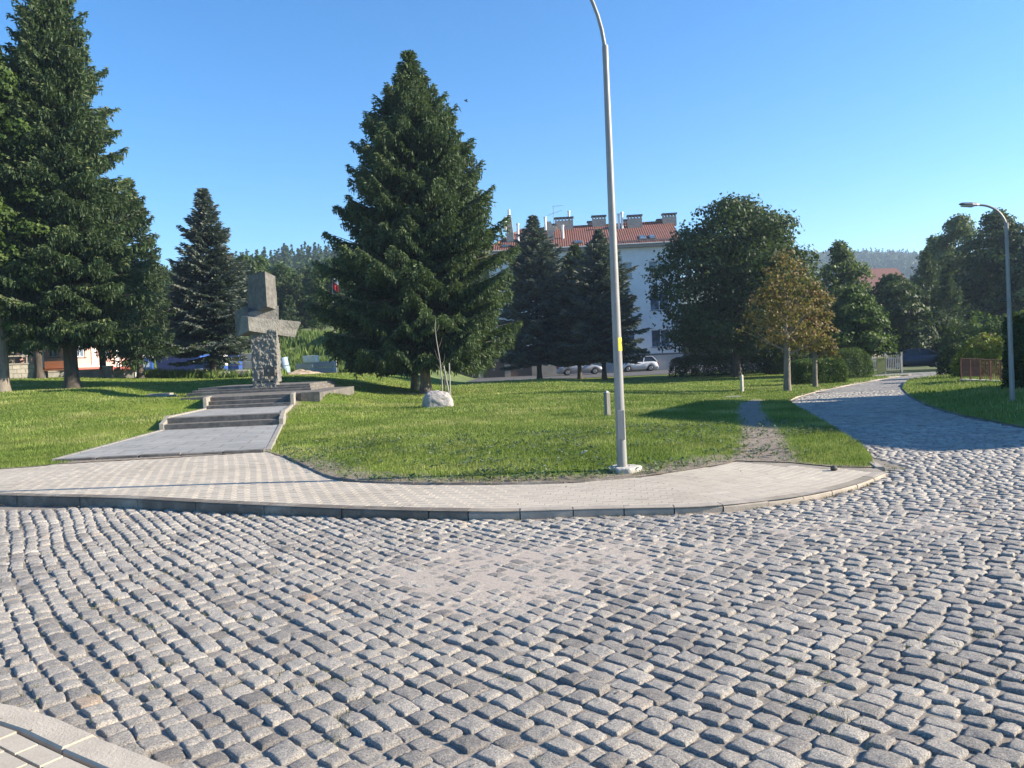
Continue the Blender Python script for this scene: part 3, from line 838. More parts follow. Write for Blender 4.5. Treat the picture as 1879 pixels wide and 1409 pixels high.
def spruce_mesh(seed, H, Rr, hb=1.5, dens=1.0, droop=1.0, size=.2, power=.85, lean=0.0, gaps=.1, elong=1.0, lopside=None):
    r = np.random.default_rng(seed)
    Cs = []; Ds = []; Ls = []; Ws = []; Ts = []
    z = hb; wood = MB()
    trunk = [(0, 0, -.1), (0, 0, hb * .5), (0, 0, H * .5), (0, 0, H * .98)]
    ri = H * .0145
    wood.tube([(0, 0, -.25), (0, 0, .15), (0, 0, .6), (0, 0, hb), (0, 0, H * .5), (0, 0, H * .99)], [ri * 1.8, ri * 1.35, ri * 1.05, ri * .95, ri * .55, .015], 10)
    az = 0
    while z < H - .15:
        t = (z - hb) / (H - hb)
        nb = max(3, int(r.integers(5, 8) * (1.0 if t < .85 else .8)))
        bulge = 1 - .25 * math.exp(-((t) / .06) ** 2)
        for k in range(nb):
            az = az + 2.399 + r.uniform(-.3, .3)
            if r.random() < gaps * (t < .9): continue
            L = Rr * (((1 - t) ** power) * (1 if power > .6 else min(1, .25 + 2.6 * (1 - t)))) * bulge * np.clip(r.normal(.90, .15), .45, 1.25) + .12
            if r.random() < .08: L *= 1.15
            if lopside is not None: L *= 1 + lopside[1] * math.cos(az - lopside[0])
            el0 = R(-12 * droop + 38 * t ** 1.3) + r.normal(0, .1)
            npos = max(4, int(L / (.15 * elong) * dens))
            s = (np.arange(npos) + r.uniform(0, 1)) / npos
            s = s[s > .12] if L > 1 else s
            if len(s) == 0: continue
            zc = np.sin(el0) * L * s - droop * .20 * L * s * (1 - s) * 1.6 + .10 * L * s ** 3 * droop
            rad = np.cos(el0) * L * s
            ca, sa = math.cos(az), math.sin(az)
            bend = r.normal(0, .08) * L * s ** 2
            bx = ca * rad - sa * bend; by = sa * rad + ca * bend; bz = z + zc
            if L > .9: wood.tube([(0, 0, z), (bx[len(s) // 2], by[len(s) // 2], bz[len(s) // 2]), (bx[-1], by[-1], bz[-1])], [.012 + .012 * L, .008 + .006 * L, .004], 4, False)
            # twigs
            tl_ = np.clip(.38 * L * (1 - s) ** .7 * (.45 + .8 * np.minimum(s * 3, 1)) + .12, .1, 1.0)
            for sd in (-1, 1):
                tlj = tl_ * r.uniform(.6, 1.15, len(s))
                ns = np.maximum(2, (tlj / (size * .42) * dens).astype(int))
                idx = np.repeat(np.arange(len(s)), ns)
                q = np.concatenate([(np.arange(k_) + .6) / k_ for k_ in ns])
                ang = sd * r.uniform(.7, 1.1, len(s))[idx]
                dx = np.cos(az + ang); dy = np.sin(az + ang)
                hang = -(.18 + .32 * q) * droop * (1 - t * .9)
                tl2 = tlj[idx] * q
                C = np.c_[bx[idx] + dx * tl2, by[idx] + dy * tl2, bz[idx] + hang * tl2]
                C += r.normal(0, .03, C.shape)
                D = np.c_[dx + .5 * ca, dy + .5 * sa, hang * 1.6 + .15 * t] + r.normal(0, .33, C.shape)
                Cs.append(C); Ds.append(D); n_ = len(C)
                Ls.append(size * r.uniform(.7, 1.35, n_)); Ws.append(size * .34 * r.uniform(.7, 1.3, n_))
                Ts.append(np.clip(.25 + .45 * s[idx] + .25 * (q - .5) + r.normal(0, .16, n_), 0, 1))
                # hanging twiglets
                if droop > .6 and t < .92:
                    m_ = r.random(n_) < .55
                    Ch = C[m_] + np.c_[np.zeros(m_.sum()), np.zeros(m_.sum()), -r.uniform(.03, .22, m_.sum())]
                    Cs.append(Ch); Ds.append(np.c_[r.normal(0, .25, m_.sum()), r.normal(0, .25, m_.sum()), -np.ones(m_.sum())])
                    Ls.append(size * r.uniform(.7, 1.3, m_.sum())); Ws.append(size * .3 * r.uniform(.7, 1.3, m_.sum()))
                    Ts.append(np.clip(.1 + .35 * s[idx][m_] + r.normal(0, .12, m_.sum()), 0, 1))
            # the branch axis itself
            n_ = len(s) * 2; C = np.c_[np.repeat(bx, 2), np.repeat(by, 2), np.repeat(bz, 2)] + r.normal(0, .04, (n_, 3))
            Cs.append(C); Ds.append(np.c_[np.full(n_, ca), np.full(n_, sa), r.uniform(-.2, .5, n_)] + r.normal(0, .3, (n_, 3)))
            Ls.append(size * r.uniform(.9, 1.5, n_)); Ws.append(size * .36 * np.ones(n_)); Ts.append(np.clip(.4 + .5 * np.repeat(s, 2) + r.normal(0, .1, n_), 0, 1))
        z += (.30 - .12 * t) * r.uniform(.8, 1.2) / max(dens, .6) * elong
    C = np.concatenate(Cs); D = np.concatenate(Ds)
    if lean: C[:, 0] += lean * C[:, 2]
    V, F = quads(C, D, r.normal(0, 1, C.shape), np.concatenate(Ls), np.concatenate(Ws))
    return V, F, np.concatenate(Ts), wood

def spruce(name, loc, seed, mat, label, cat='tree', group=None, bark='bark_dark', rz=0.0, **kw):
    t = empty(name, loc, rz, label, cat, group)
    V, F, Tt, wood = spruce_mesh(seed, **kw)
    wood.build('trunk', M[bark], t)
    np_obj('foliage', V, F, mat, t, tint=Tt)
    return t

def limb_set(r, H, ht, Rr, n1, rt):
    """trunk, limbs; returns MB and limb tips"""
    w = MB(); tips = []
    top = H * .82
    tp = [Vector((0, 0, -.2)), Vector((0, 0, .3)), Vector((r.normal(0, .05), r.normal(0, .05), ht))]
    k = 4
    for i in range(1, k + 1):
        tp.append(Vector((tp[-1].x + r.normal(0, .12) * H / 10, tp[-1].y + r.normal(0, .12) * H / 10, ht + (top - ht) * i / k)))
    rad = [rt * 1.35, rt * 1.05, rt * .85] + [rt * .8 * (1 - i / (k + .3)) for i in range(1, k + 1)]
    w.tube(tp, rad, 10)
    for j in range(n1):
        f = j / n1; z = ht * .9 + (top - ht) * f * .85
        az = j * 2.399 + r.uniform(-.4, .4); L = Rr * (1 - .5 * f) * r.uniform(.7, 1.0)
        el = R(25 + 35 * f)
        # start on the trunk
        s0 = Vector((0, 0, z))
        for a_, b_ in zip(tp[:-1], tp[1:]):
            if a_.z <= z <= b_.z: s0 = a_ + (b_ - a_) * ((z - a_.z) / max(b_.z - a_.z, 1e-3))
        d = Vector((math.cos(az) * math.cos(el), math.sin(az) * math.cos(el), math.sin(el)))
        p1 = s0 + d * L * .5; p2 = p1 + (d + Vector((0, 0, .25)) + Vector(r.normal(0, .2, 3))) * L * .5
        r0 = rt * .38 * (1 - f * .5)
        w.tube([s0, p1, p2], [r0, r0 * .6, .015], 6, False); tips += [p1, p2]
        for _ in range(3):
            q = p1 + (d + Vector(r.normal(0, .6, 3))) * L * .4
            w.tube([p1 * .7 + s0 * .3, q], [r0 * .4, .008], 5, False); tips.append(q)
    return w, tips

def broadleaf_mesh(seed, H, Rr, hb, n_lobes, per, leaf, prof=None, lobe=(.22, .4), trunk_r=.2, clear=.0, up=.3, sx=1.0, limbs=9, hollow=.55):
    r = np.random.default_rng(seed)
    w, tips = limb_set(r, H, hb * .9 + .1, Rr * .8, limbs, trunk_r)
    prof = prof or [(0, .55), (.15, .9), (.4, 1), (.7, .8), (.9, .45), (1, .12)]
    pz = [p[0] for p in prof]; pr = [p[1] for p in prof]
    Cs = []; Ts = []; Ns = []
    for i in range(n_lobes):
        f = (i + r.random()) / n_lobes
        f = f ** .85
        rr = np.interp(f, pz, pr) * Rr
        az = r.uniform(0, 6.283); q = math.sqrt(r.uniform(.12, 1)) * rr
        ls = Rr * r.uniform(*lobe) * (.6 + .4 * rr / Rr)
        q = max(0, q - ls * .6)
        c = np.array([math.cos(az) * q * sx, math.sin(az) * q, hb + (H - hb) * f * .95])
        n_ = int(per * (ls / (Rr * .3)) ** 2)
        d = r.normal(0, 1, (n_, 3)); d /= np.linalg.norm(d, axis=1, keepdims=True)
        d[:, 2] = np.where(d[:, 2] < -.5, -d[:, 2] * .5, d[:, 2])
        rad = ls * (hollow + (1.08 - hollow) * r.random(n_) ** .6) * (1 + .18 * np.sin(d[:, 0] * 5 + i) * np.cos(d[:, 1] * 6 + d[:, 2] * 5))
        C = c + d * rad[:, None] * np.array([1.1, 1.1, .8])
        Cs.append(C); Ns.append(d + np.array([0, 0, up]))
        lt = r.uniform(-.12, .12)
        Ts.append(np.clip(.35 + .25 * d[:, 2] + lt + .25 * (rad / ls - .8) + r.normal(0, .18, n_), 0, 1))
    # leaves along the limbs' tips
    for tpt in tips:
        n_ = int(per * .25); Cs.append(np.array(tpt) + r.normal(0, Rr * .09, (n_, 3))); Ns.append(r.normal(0, 1, (n_, 3))); Ts.append(np.clip(.3 + r.normal(0, .2, n_), 0, 1))
    C = np.concatenate(Cs); N_ = np.concatenate(Ns) + r.normal(0, .5, C.shape); Tt = np.concatenate(Ts)
    k = C[:, 2] > hb * .8; C, N_, Tt = C[k], N_[k], Tt[k]
    D = np.cross(N_, r.normal(0, 1, C.shape)) + np.array([0, 0, -.25])
    n_ = len(C)
    V, F = quads(C, D, N_, leaf * r.uniform(.7, 1.4, n_), leaf * .75 * r.uniform(.7, 1.3, n_))
    return V, F, Tt, w

def broadleaf(name, loc, seed, mat, label, cat='tree', group=None, bark='bark', rz=0.0, crown='foliage', **kw):
    t = empty(name, loc, rz, label, cat, group)
    V, F, Tt, w = broadleaf_mesh(seed, **kw)
    w.build('trunk', M[bark], t)
    np_obj(crown, V, F, mat, t, tint=Tt)
    return t

def foot(px, py, d=None, h=None):
    if d is None: return on_ground(px, py)
    p = at_depth(px, py, d); p.z = T(p.x, p.y) if h is None else h
    return p
def height_px(px, top, base, d):
    return at_depth(px, top, d).z - at_depth(px, base, d).z

# ------------------------------------------------------------------ trees of the park
bs = on_ground(782, 722)
bs_d = bs.y
bigH = height_px(740, 88, 722, bs_d)
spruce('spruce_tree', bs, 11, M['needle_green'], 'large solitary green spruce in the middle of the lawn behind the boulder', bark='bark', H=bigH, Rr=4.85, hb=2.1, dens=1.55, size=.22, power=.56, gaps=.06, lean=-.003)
p = foot(762, 712, bs_d + 3.5)
spruce('spruce_tree', p, 12, M['needle_deep'], 'spruce with a leaning sunlit trunk just behind the large solitary spruce', bark='bark', H=13.5, Rr=3.8, hb=2.6, dens=.95, size=.24)
# left group
pA = foot(72, 690, 46)
spruce('spruce_tree', pA, 13, M['needle_deep'], 'dark spruce with a shaded trunk behind the tallest one at the left edge', H=14.0, Rr=3.9, hb=3.6, dens=.9, size=.27, power=.6, droop=.8)
pB = on_ground(133, 713)
spruce('spruce_tree', pB, 14, M['needle_green'], 'tallest spruce on the left with a bare straight trunk, its tip above the photo', bark='bark_dark', H=19.3 * pB.y / 35, Rr=3.8 * pB.y / 35, hb=2.6, dens=1.3, size=.24, power=.66, droop=.7, gaps=.1)
p = foot(258, 690, 50)
spruce('spruce_tree', p, 15, M['needle_deep'], 'dense dark spruce at the right edge of the left tree group', H=12.9, Rr=2.3, hb=1.5, dens=1.05, size=.25, power=.45)
p = foot(190, 690, 56)
spruce('spruce_tree', p, 16, M['needle_deep'], 'dark spruce half hidden in the middle of the left tree group', H=14.5, Rr=3.2, hb=2.6, dens=.8, size=.3, power=.55)
p = foot(3, 702, 34)
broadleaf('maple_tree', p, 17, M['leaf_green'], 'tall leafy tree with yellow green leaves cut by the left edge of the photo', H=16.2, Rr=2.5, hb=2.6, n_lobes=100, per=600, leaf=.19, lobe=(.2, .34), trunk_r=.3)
p = foot(22, 690, 48)
broadleaf('maple_tree', p, 18, M['leaf_dark'], 'dark leafy tree in front of the pink building', H=8.5, Rr=4.0, hb=3.0, n_lobes=45, per=300, leaf=.22, lobe=(.22, .38), trunk_r=.22)
p = foot(392, 693, 54)
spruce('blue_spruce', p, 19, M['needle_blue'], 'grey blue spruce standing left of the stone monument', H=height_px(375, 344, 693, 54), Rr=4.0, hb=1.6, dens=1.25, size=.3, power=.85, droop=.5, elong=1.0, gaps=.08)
# row before the white building
for (px_, base, top, d, rr, sd_, mt, nm, lb) in (
        (990, 689, 383, 62, 4.1, 21, 'needle_blue', 'blue_spruce', 'tall pointed blue spruce in front of the left part of the white building'),
        (1064, 690, 440, 64, 3.7, 22, 'needle_deep', 'spruce_tree', 'shorter pale topped spruce in the middle of the three before the white building'),
        (1109, 689, 412, 60, 3.7, 23, 'needle_blue', 'blue_spruce', 'blue spruce behind the near lamp post with long stepped right hand branches')):
    p = foot(px_, base, d); 
    spruce(nm, p, sd_, M[mt], lb, H=height_px(px_, top, base, d), Rr=rr, hb=1.7, dens=1.2, size=.32, power=.6, droop=.5, elong=1.0, gaps=.06)
# chestnut and small trees
p = foot(1353, 693, 54)
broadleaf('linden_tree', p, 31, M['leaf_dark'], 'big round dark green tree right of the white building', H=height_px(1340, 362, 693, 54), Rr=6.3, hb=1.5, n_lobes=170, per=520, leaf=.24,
          prof=[(0, .5), (.1, .85), (.35, 1.0), (.6, .98), (.8, .72), (.92, .5), (1, .2)], lobe=(.14, .27), trunk_r=.32, bark='bark_dark', limbs=12)
p = foot(1425, 690, 57)
broadleaf('linden_tree', p, 36, M['leaf_dark'], 'lower dark green tree leaning out from the big round dark tree', H=11.3, Rr=3.7, hb=1.5, n_lobes=80, per=420, leaf=.23, lobe=(.16, .3), trunk_r=.2, bark='bark_dark')
p = on_ground(1445, 717)
broadleaf('rowan_tree', p, 32, M['leaf_autumn'], 'small tree with sparse yellow and rust leaves and a bare pale trunk', H=height_px(1445, 457, 717, p.y), Rr=2.15, hb=1.75, n_lobes=70, per=85, leaf=.125, lobe=(.16, .3), trunk_r=.15, limbs=14, hollow=.2,
          prof=[(0, .35), (.15, .8), (.45, 1), (.7, .72), (1, .15)])
p = on_ground(1496, 710)
broadleaf('rowan_tree', p, 33, M['leaf_autumn'], 'slimmer turning tree beside the clipped hedge, right of the rust leaved one', H=height_px(1496, 517, 710, p.y), Rr=1.35, hb=1.6, n_lobes=44, per=120, leaf=.13, lobe=(.2, .36), trunk_r=.11, limbs=10, hollow=.2)
p = foot(1548, 688, 60, -.5)
broadleaf('birch_tree', p, 34, M['leaf_pale'], 'airy grey green birch rising behind the turning trees', H=height_px(1548, 447, 688, 60), Rr=3.3, hb=2.0, n_lobes=80, per=300, leaf=.22, lobe=(.14, .3), trunk_r=.14,
          prof=[(0, .8), (.3, 1), (.6, .75), (.85, .4), (1, .12)])
p = foot(1570, 686, 50, -.4)
broadleaf('hornbeam_tree', p, 35, M['leaf_green'], 'broad bright green tree beside the white picket fence', H=height_px(1575, 528, 686, 50), Rr=2.5, hb=1.2, n_lobes=70, per=420, leaf=.2, lobe=(.2, .36), trunk_r=.16,
          prof=[(0, .75), (.2, 1), (.5, .85), (.8, .5), (1, .15)])
# trees on the right, beyond the fences
G = 'trees behind the far fences'
for (px_, top, d, rr, sd_, mt, nm, lb) in (
        (1640, 520, 66, 4.2, 41, 'leaf_dark', 'garden_tree', 'low dark tree below the red roofed house'),
        (1672, 560, 70, 3.4, 42, 'leaf_dark', 'garden_tree', 'dark rounded tree at the end of the road beside the far gate'),
        (1722, 455, 84, 3.6, 43, 'leaf_pale', 'garden_tree', 'pale leaved tree rising left of the tall trees at the right'),
        (1768, 415, 80, 4.8, 44, 'leaf_pale', 'garden_tree', 'tall tree with pale sunlit top left of the far street lamp'),
        (1835, 408, 74, 4.8, 45, 'leaf_dark', 'garden_tree', 'tall dark tree behind the far street lamp'),
        (1900, 440, 72, 4.2, 46, 'leaf_pale', 'garden_tree', 'tall tree cut by the right edge of the photo')):
    p = foot(px_, 684, d, -.5)
    broadleaf(nm, p, sd_, M[mt], lb, group=G, H=height_px(px_, top, 684, d), Rr=rr, hb=1.0, n_lobes=80, per=330, leaf=.3, lobe=(.18, .34), trunk_r=.2, bark='bark_dark')
for (px_, top, d, rr, sd_, lb) in ((1705, 478, 68, 3.0, 47, 'pointed fir among the dark trees at the end of the road'), (1742, 520, 66, 2.6, 48, 'smaller fir right of the pointed fir at the end of the road')):
    p = foot(px_, 684, d, -.5)
    spruce('fir_tree', p, sd_, M['needle_deep'], lb, group='firs behind the far fences', H=height_px(px_, top, 684, d), Rr=rr, hb=.6, dens=.75, size=.3, power=.75)

# ------------------------------------------------------------------ hedges and shrubs
def hedge_mesh(seed, L, Wd, Hh, leaf, n_, bumpy=.08, roundness=6):
    r = np.random.default_rng(seed)
    d = r.normal(0, 1, (n_, 3)); d[:, 2] = np.abs(d[:, 2])
    s = (np.abs(d) ** roundness).sum(1) ** (1 / roundness)
    u = d / s[:, None]
    # spread evenly over a box: sample box faces instead
    f = r.choice(5, n_, p=np.array([Wd * Hh, Wd * Hh, L * Hh, L * Hh, L * Wd]) / (2 * Wd * Hh + 2 * L * Hh + L * Wd))
    P_ = np.c_[r.uniform(-1, 1, n_), r.uniform(-1, 1, n_), r.uniform(0, 1, n_)]
    Nn = np.zeros((n_, 3))
    for k, (ax, sg) in enumerate(((0, 1), (0, -1), (1, 1), (1, -1), (2, 1))):
        m_ = f == k; P_[m_, ax] = sg if ax < 2 else 1; Nn[m_, ax] = sg
    # round the edges
    q = np.c_[P_[:, 0], P_[:, 1], P_[:, 2]]
    g = (np.abs(np.c_[q[:, 0], q[:, 1], q[:, 2]]) ** roundness).sum(1) ** (1 / roundness)
    q = q / np.maximum(g, 1)[:, None]
    C = q * np.array([L / 2, Wd / 2, Hh])
    w = 1 + bumpy * (vnoise(C[:, 0] * 1 + seed * 3, C[:, 2] + C[:, 1] * 1.3, .35) - .5) * 2
    C = C * w[:, None] + r.normal(0, .03, C.shape)
    C -= Nn * (r.random(n_) ** 2 * .18)[:, None]
    N_ = Nn + r.normal(0, .6, C.shape)
    D = np.cross(N_, r.normal(0, 1, C.shape))
    V, F = quads(C, D, N_, leaf * r.uniform(.7, 1.4, n_), leaf * .7 * r.uniform(.7, 1.3, n_))
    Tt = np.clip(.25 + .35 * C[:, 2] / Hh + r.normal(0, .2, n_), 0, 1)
    return V, F, Tt
def hedge(name, loc, rz, mat, label, seed, L, Wd, Hh, leaf=.07, n_=14000, group=None, **kw):
    t = empty(name, loc, rz, label, 'hedge' if 'hedge' in name else 'shrub', group)
    V, F, Tt = hedge_mesh(seed, L, Wd, Hh, leaf, n_, **kw)
    for k in range(max(2, int(L / .8))):
        mb = MB()
        x = -L / 2 + .3 + k * (L - .6) / max(1, int(L / .8) - 1 if int(L / .8) > 1 else 1)
        mb.tube([(x, 0, -.1), (x + .05, .02, Hh * .6)], [.04, .015], 5)
        mb.tube([(x, 0, .1), (x + .25, .12, Hh * .75)], [.02, .008], 5)
        mb.tube([(x, 0, .1), (x - .25, -.1, Hh * .75)], [.02, .008], 5)
        mb.build('stem', M['bark_dark'], t)
    np_obj('foliage', V, F, mat, t, tint=Tt)
    return t
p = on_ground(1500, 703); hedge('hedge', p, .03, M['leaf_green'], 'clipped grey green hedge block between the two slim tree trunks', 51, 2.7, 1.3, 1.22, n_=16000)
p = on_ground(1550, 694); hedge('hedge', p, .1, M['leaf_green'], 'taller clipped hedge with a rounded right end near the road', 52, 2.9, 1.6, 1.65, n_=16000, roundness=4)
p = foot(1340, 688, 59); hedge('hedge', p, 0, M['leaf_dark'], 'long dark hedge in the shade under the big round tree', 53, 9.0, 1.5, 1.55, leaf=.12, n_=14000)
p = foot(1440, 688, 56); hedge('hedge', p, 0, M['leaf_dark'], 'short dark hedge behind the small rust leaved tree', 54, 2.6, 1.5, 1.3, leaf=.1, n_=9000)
p = at_depth(1890, 735, 23.5); hedge('hedge', Vector((p.x + .75, p.y + .2, -.15)), .0, M['leaf_dark'], 'dark conifer hedge at the right edge behind the far street lamp', 55, 2.2, 1.5, 2.4, leaf=.09, n_=20000)
p = at_depth(1816, 690, 37); hedge('flowering_shrub', Vector((p.x, p.y, -.25)), .0, M['leaf_yellow'], 'yellow green shrub with pinkish tips above the rusty fence', 56, 3.1, 1.5, 1.75, leaf=.13, n_=7000, bumpy=.22, roundness=2.5)
p = at_depth(1790, 690, 41); hedge('hedge', Vector((p.x, p.y, -.35)), .0, M['leaf_dark'], 'dark hedge behind the yellow green shrub', 57, 3.5, 1.4, 1.6, leaf=.12, n_=8000)
p = at_depth(1810, 684, 54); hedge('hedge', Vector((p.x + 1.0, p.y, -.45)), .0, M['leaf_green'], 'loose bushy hedge below the tall trees at the right', 58, 7.5, 2.0, 3.3, leaf=.2, n_=9000, bumpy=.3, roundness=3)

# ------------------------------------------------------------------ grass
def blades(P_, h, w, seed, tint_b=.5, lean=.5):
    r = np.random.default_rng(seed); n_ = len(P_)
    az = r.uniform(0, 6.283, n_); bz = P_[:, 2]
    hh = h * r.uniform(.5, 1.4, n_); ww = w * r.uniform(.6, 1.3, n_)
    ln = r.uniform(0, lean, n_) * hh; la = r.uniform(0, 6.283, n_)
    dx, dy = np.cos(az) * ww / 2, np.sin(az) * ww / 2
    a = np.c_[P_[:, 0] - dx, P_[:, 1] - dy, bz - .01]; b_ = np.c_[P_[:, 0] + dx, P_[:, 1] + dy, bz - .01]
    c = np.c_[P_[:, 0] + np.cos(la) * ln, P_[:, 1] + np.sin(la) * ln, bz + hh]
    V = np.stack([a, b_, c], 1).reshape(-1, 3)
    return V, np.arange(len(V)).reshape(-1, 3), np.clip(r.normal(tint_b, .2, n_) + .7 * (vnoise(P_[:, 0], P_[:, 1], 1.3) - .5) + .4 * (vnoise(P_[:, 0] + 77, P_[:, 1], .35) - .5), 0, 1)
def no_grass(P_):
    """true where nothing grows: paths, terrace"""
    u, v = path_uv(P_[:, 0], P_[:, 1])
    k = (np.abs(v) < half + .1) & (u > min(uR0, uL0) - .3) & (u < U2 + 2)
    lim = np.where(v < 0, vL1, vR1)
    ter = [Vector(q_) for q_ in [tl - cperp * .1, tr - cperp * .1, tr + cperp * 6, tl + cperp * 6]]
    k |= in_poly(P_, ter)
    fp = [(PC0.x + P(*c, 0)[0], PC0.y + P(*c, 0)[1]) for c in ((uL0 - .15, vL0 - .1), (uR0 - .15, vR0 + .1), (uR1, vR1 + .12), (uR2, vR2 + .12), (uL2, vL2 - .12), (uL1, vL1 - .12))]
    k |= in_poly(P_, fp)
    return k
Vs = []; Fs = []; Ts = []; nv = 0
for (y0, y1, dens_, h, w) in ((9, 15, 1700, .045, .010), (15, 21, 800, .05, .013), (21, 30, 330, .055, .022), (30, 42, 130, .055, .035), (42, 56, 45, .06, .05)):
    xw = y1 * .72 + 1.0
    n_ = int((y1 - y0) * 2 * xw * dens_)
    P_ = np.c_[rng.uniform(-xw, xw, n_), rng.uniform(y0, y1, n_)]
    P_ = P_[np.abs(P_[:, 0]) < P_[:, 1] * .70 + 1.0]
    P_ = P_[in_poly(P_, lawn_poly)]; P_ = P_[~no_grass(P_)]
    w_ = lawn_wear(P_[:, 0], P_[:, 1])
    P_ = P_[rng.random(len(P_)) > w_ * 1.35 - .12]
    P_ = np.c_[P_, terrain(P_[:, 0], P_[:, 1])]
    V, F, Tt = blades(P_, h, w, int(y0))
    Vs.append(V); Fs.append(F + nv); Ts.append(Tt); nv += len(V)
# verge
P_ = np.c_[rng.uniform(8, 34, 60000), rng.uniform(14, 45, 60000)]; P_ = P_[in_poly(P_, verge_poly)]
P_ = np.c_[P_, street(P_[:, 0], P_[:, 1]) + .03 + .12 * S(dist_poly(P_[:, 0], P_[:, 1], verge_edge) / 3)]
V, F, Tt = blades(P_, .09, .03, 77); Vs.append(V); Fs.append(F + nv); Ts.append(Tt); nv += len(V)
M['grass'] = foliage('grass blades', (.085, .135, .022), (.215, .27, .065), (.40, .38, .17), .3)
o = np_obj('lawn_grass', np.concatenate(Vs), np.concatenate(Fs), M['grass'], tint=np.concatenate(Ts)); tag(o, 'short mown grass covering the park lawn', 'grass', kind='stuff')

# broad-leaved weeds near the pavement edge
n_ = 2300
P_ = np.c_[rng.uniform(-4.5, 5.5, n_), 9.5 + rng.random(n_) ** 1.4 * 6]
P_ = P_[in_poly(P_, lawn_poly)]; P_ = P_[~no_grass(P_)]; P_ = P_[vnoise(P_[:, 0] + 9, P_[:, 1] * 2, .9) > .45]
k = 6; C = np.repeat(P_, k, 0); r_ = rng.uniform(0, 6.283, len(C)); e_ = .035
C3 = np.c_[C[:, 0] + np.cos(r_) * e_, C[:, 1] + np.sin(r_) * e_, terrain(C[:, 0], C[:, 1]) + rng.uniform(.02, .07, len(C))]
D = np.c_[np.cos(r_), np.sin(r_), rng.uniform(-.1, .8, len(C))]
V, F = quads(C3, D, np.c_[rng.normal(0, .3, len(C)), rng.normal(0, .3, len(C)), np.ones(len(C))], rng.uniform(.035, .075, len(C)), rng.uniform(.018, .035, len(C)))
M['broad_weed'] = foliage('broad leaved weeds', (.05, .09, .03), (.11, .16, .06), (.26, .28, .22), .3, .4)
tag(np_obj('lawn_weeds', V, F, M['broad_weed'], tint=rng.random(len(F))), 'low broad leaved weeds in the near part of the lawn', 'weeds', kind='stuff')
# tufts in joints of the setts and by the kerbs
n_ = 6500
P1_ = np.c_[rng.uniform(-5, 6, n_), 2.2 + rng.random(n_) ** 1.5 * 7.5]
mask = (vnoise(P1_[:, 0] * 1.3 + 50, P1_[:, 1], .55) > .64) & ((P1_[:, 0] < -.5) | (P1_[:, 1] < 4.2)); P1_ = P1_[mask]
e = resample(kerb_base, .05); e = [e[i] for i in range(len(e)) if vnoise(e[i].x, e[i].y, .5) > .55]
P2_ = np.array([(p.x + random.gauss(0, .02), p.y - .02 + random.gauss(0, .015)) for p in e])
e = resample(near_edge, .03); P3_ = np.array([(p.x + random.gauss(0, .02), p.y + .03 + random.gauss(0, .02)) for p in e if vnoise(p.x, p.y, .2) > .6])
cq = on_level(1630, 862, 0, street); P4_ = np.c_[rng.normal(cq.x + .05, .16, 60), rng.normal(cq.y + .05, .2, 60)]
P_ = np.concatenate([P1_, P2_, P3_, P4_]); P_ = P_[~in_poly(P_, sidewalk_poly) & ~in_poly(P_, near_poly)]
P_ = np.repeat(P_, 7, 0); P_ = P_ + rng.normal(0, .014, P_.shape); P_ = np.c_[P_, np.full(len(P_), -.015)]
V, F, Tt = blades(P_, .03, .006, 5, .4, 1.2)
M['joint_weed'] = foliage('joint weeds', (.05, .07, .02), (.11, .13, .04), (.2, .16, .07), .3)
tag(np_obj('joint_weeds', V, F, M['joint_weed'], tint=Tt), 'small weeds growing in the joints of the cobbles', 'weeds', kind='stuff')

# dry leaves and grit swept against the kerb and scattered about
e = resample(kerb_base, .02); Q = np.array([(p.x + random.gauss(0, .03), p.y - .03 - abs(random.gauss(0, .05))) for p in e if vnoise(p.x, p.y, .6) > .5])
Q2 = np.c_[rng.uniform(-6, 7, 260), rng.uniform(2.5, 10, 260)]; Q2 = Q2[~in_poly(Q2, lawn_poly)]
Q = np.concatenate([Q, Q2]); onp = in_poly(Q, sidewalk_poly) | in_poly(Q, near_poly)
zq = np.where(onp, np.where(in_poly(Q, near_poly), .037, kerb_h(Q[:, 0], Q[:, 1]) + .003), .006 + street(Q[:, 0], Q[:, 1]))
C = np.c_[Q, zq + .004]; D = np.c_[rng.normal(0, 1, (len(C), 2)), rng.normal(0, .15, len(C))]
V, F = quads(C, D, np.c_[rng.normal(0, .3, (len(C), 2)), np.ones(len(C))], rng.uniform(.012, .035, len(C)), rng.uniform(.008, .02, len(C)))
M['dry_leaf'] = foliage('dry leaves', (.08, .05, .03), (.20, .13, .07), (.30, .24, .14), .1)
tag(np_obj('leaf_litter', V, F, M['dry_leaf'], tint=rng.random(len(F))), 'dry leaves and grit lying along the kerb and on the cobbles', 'leaf litter', kind='stuff')

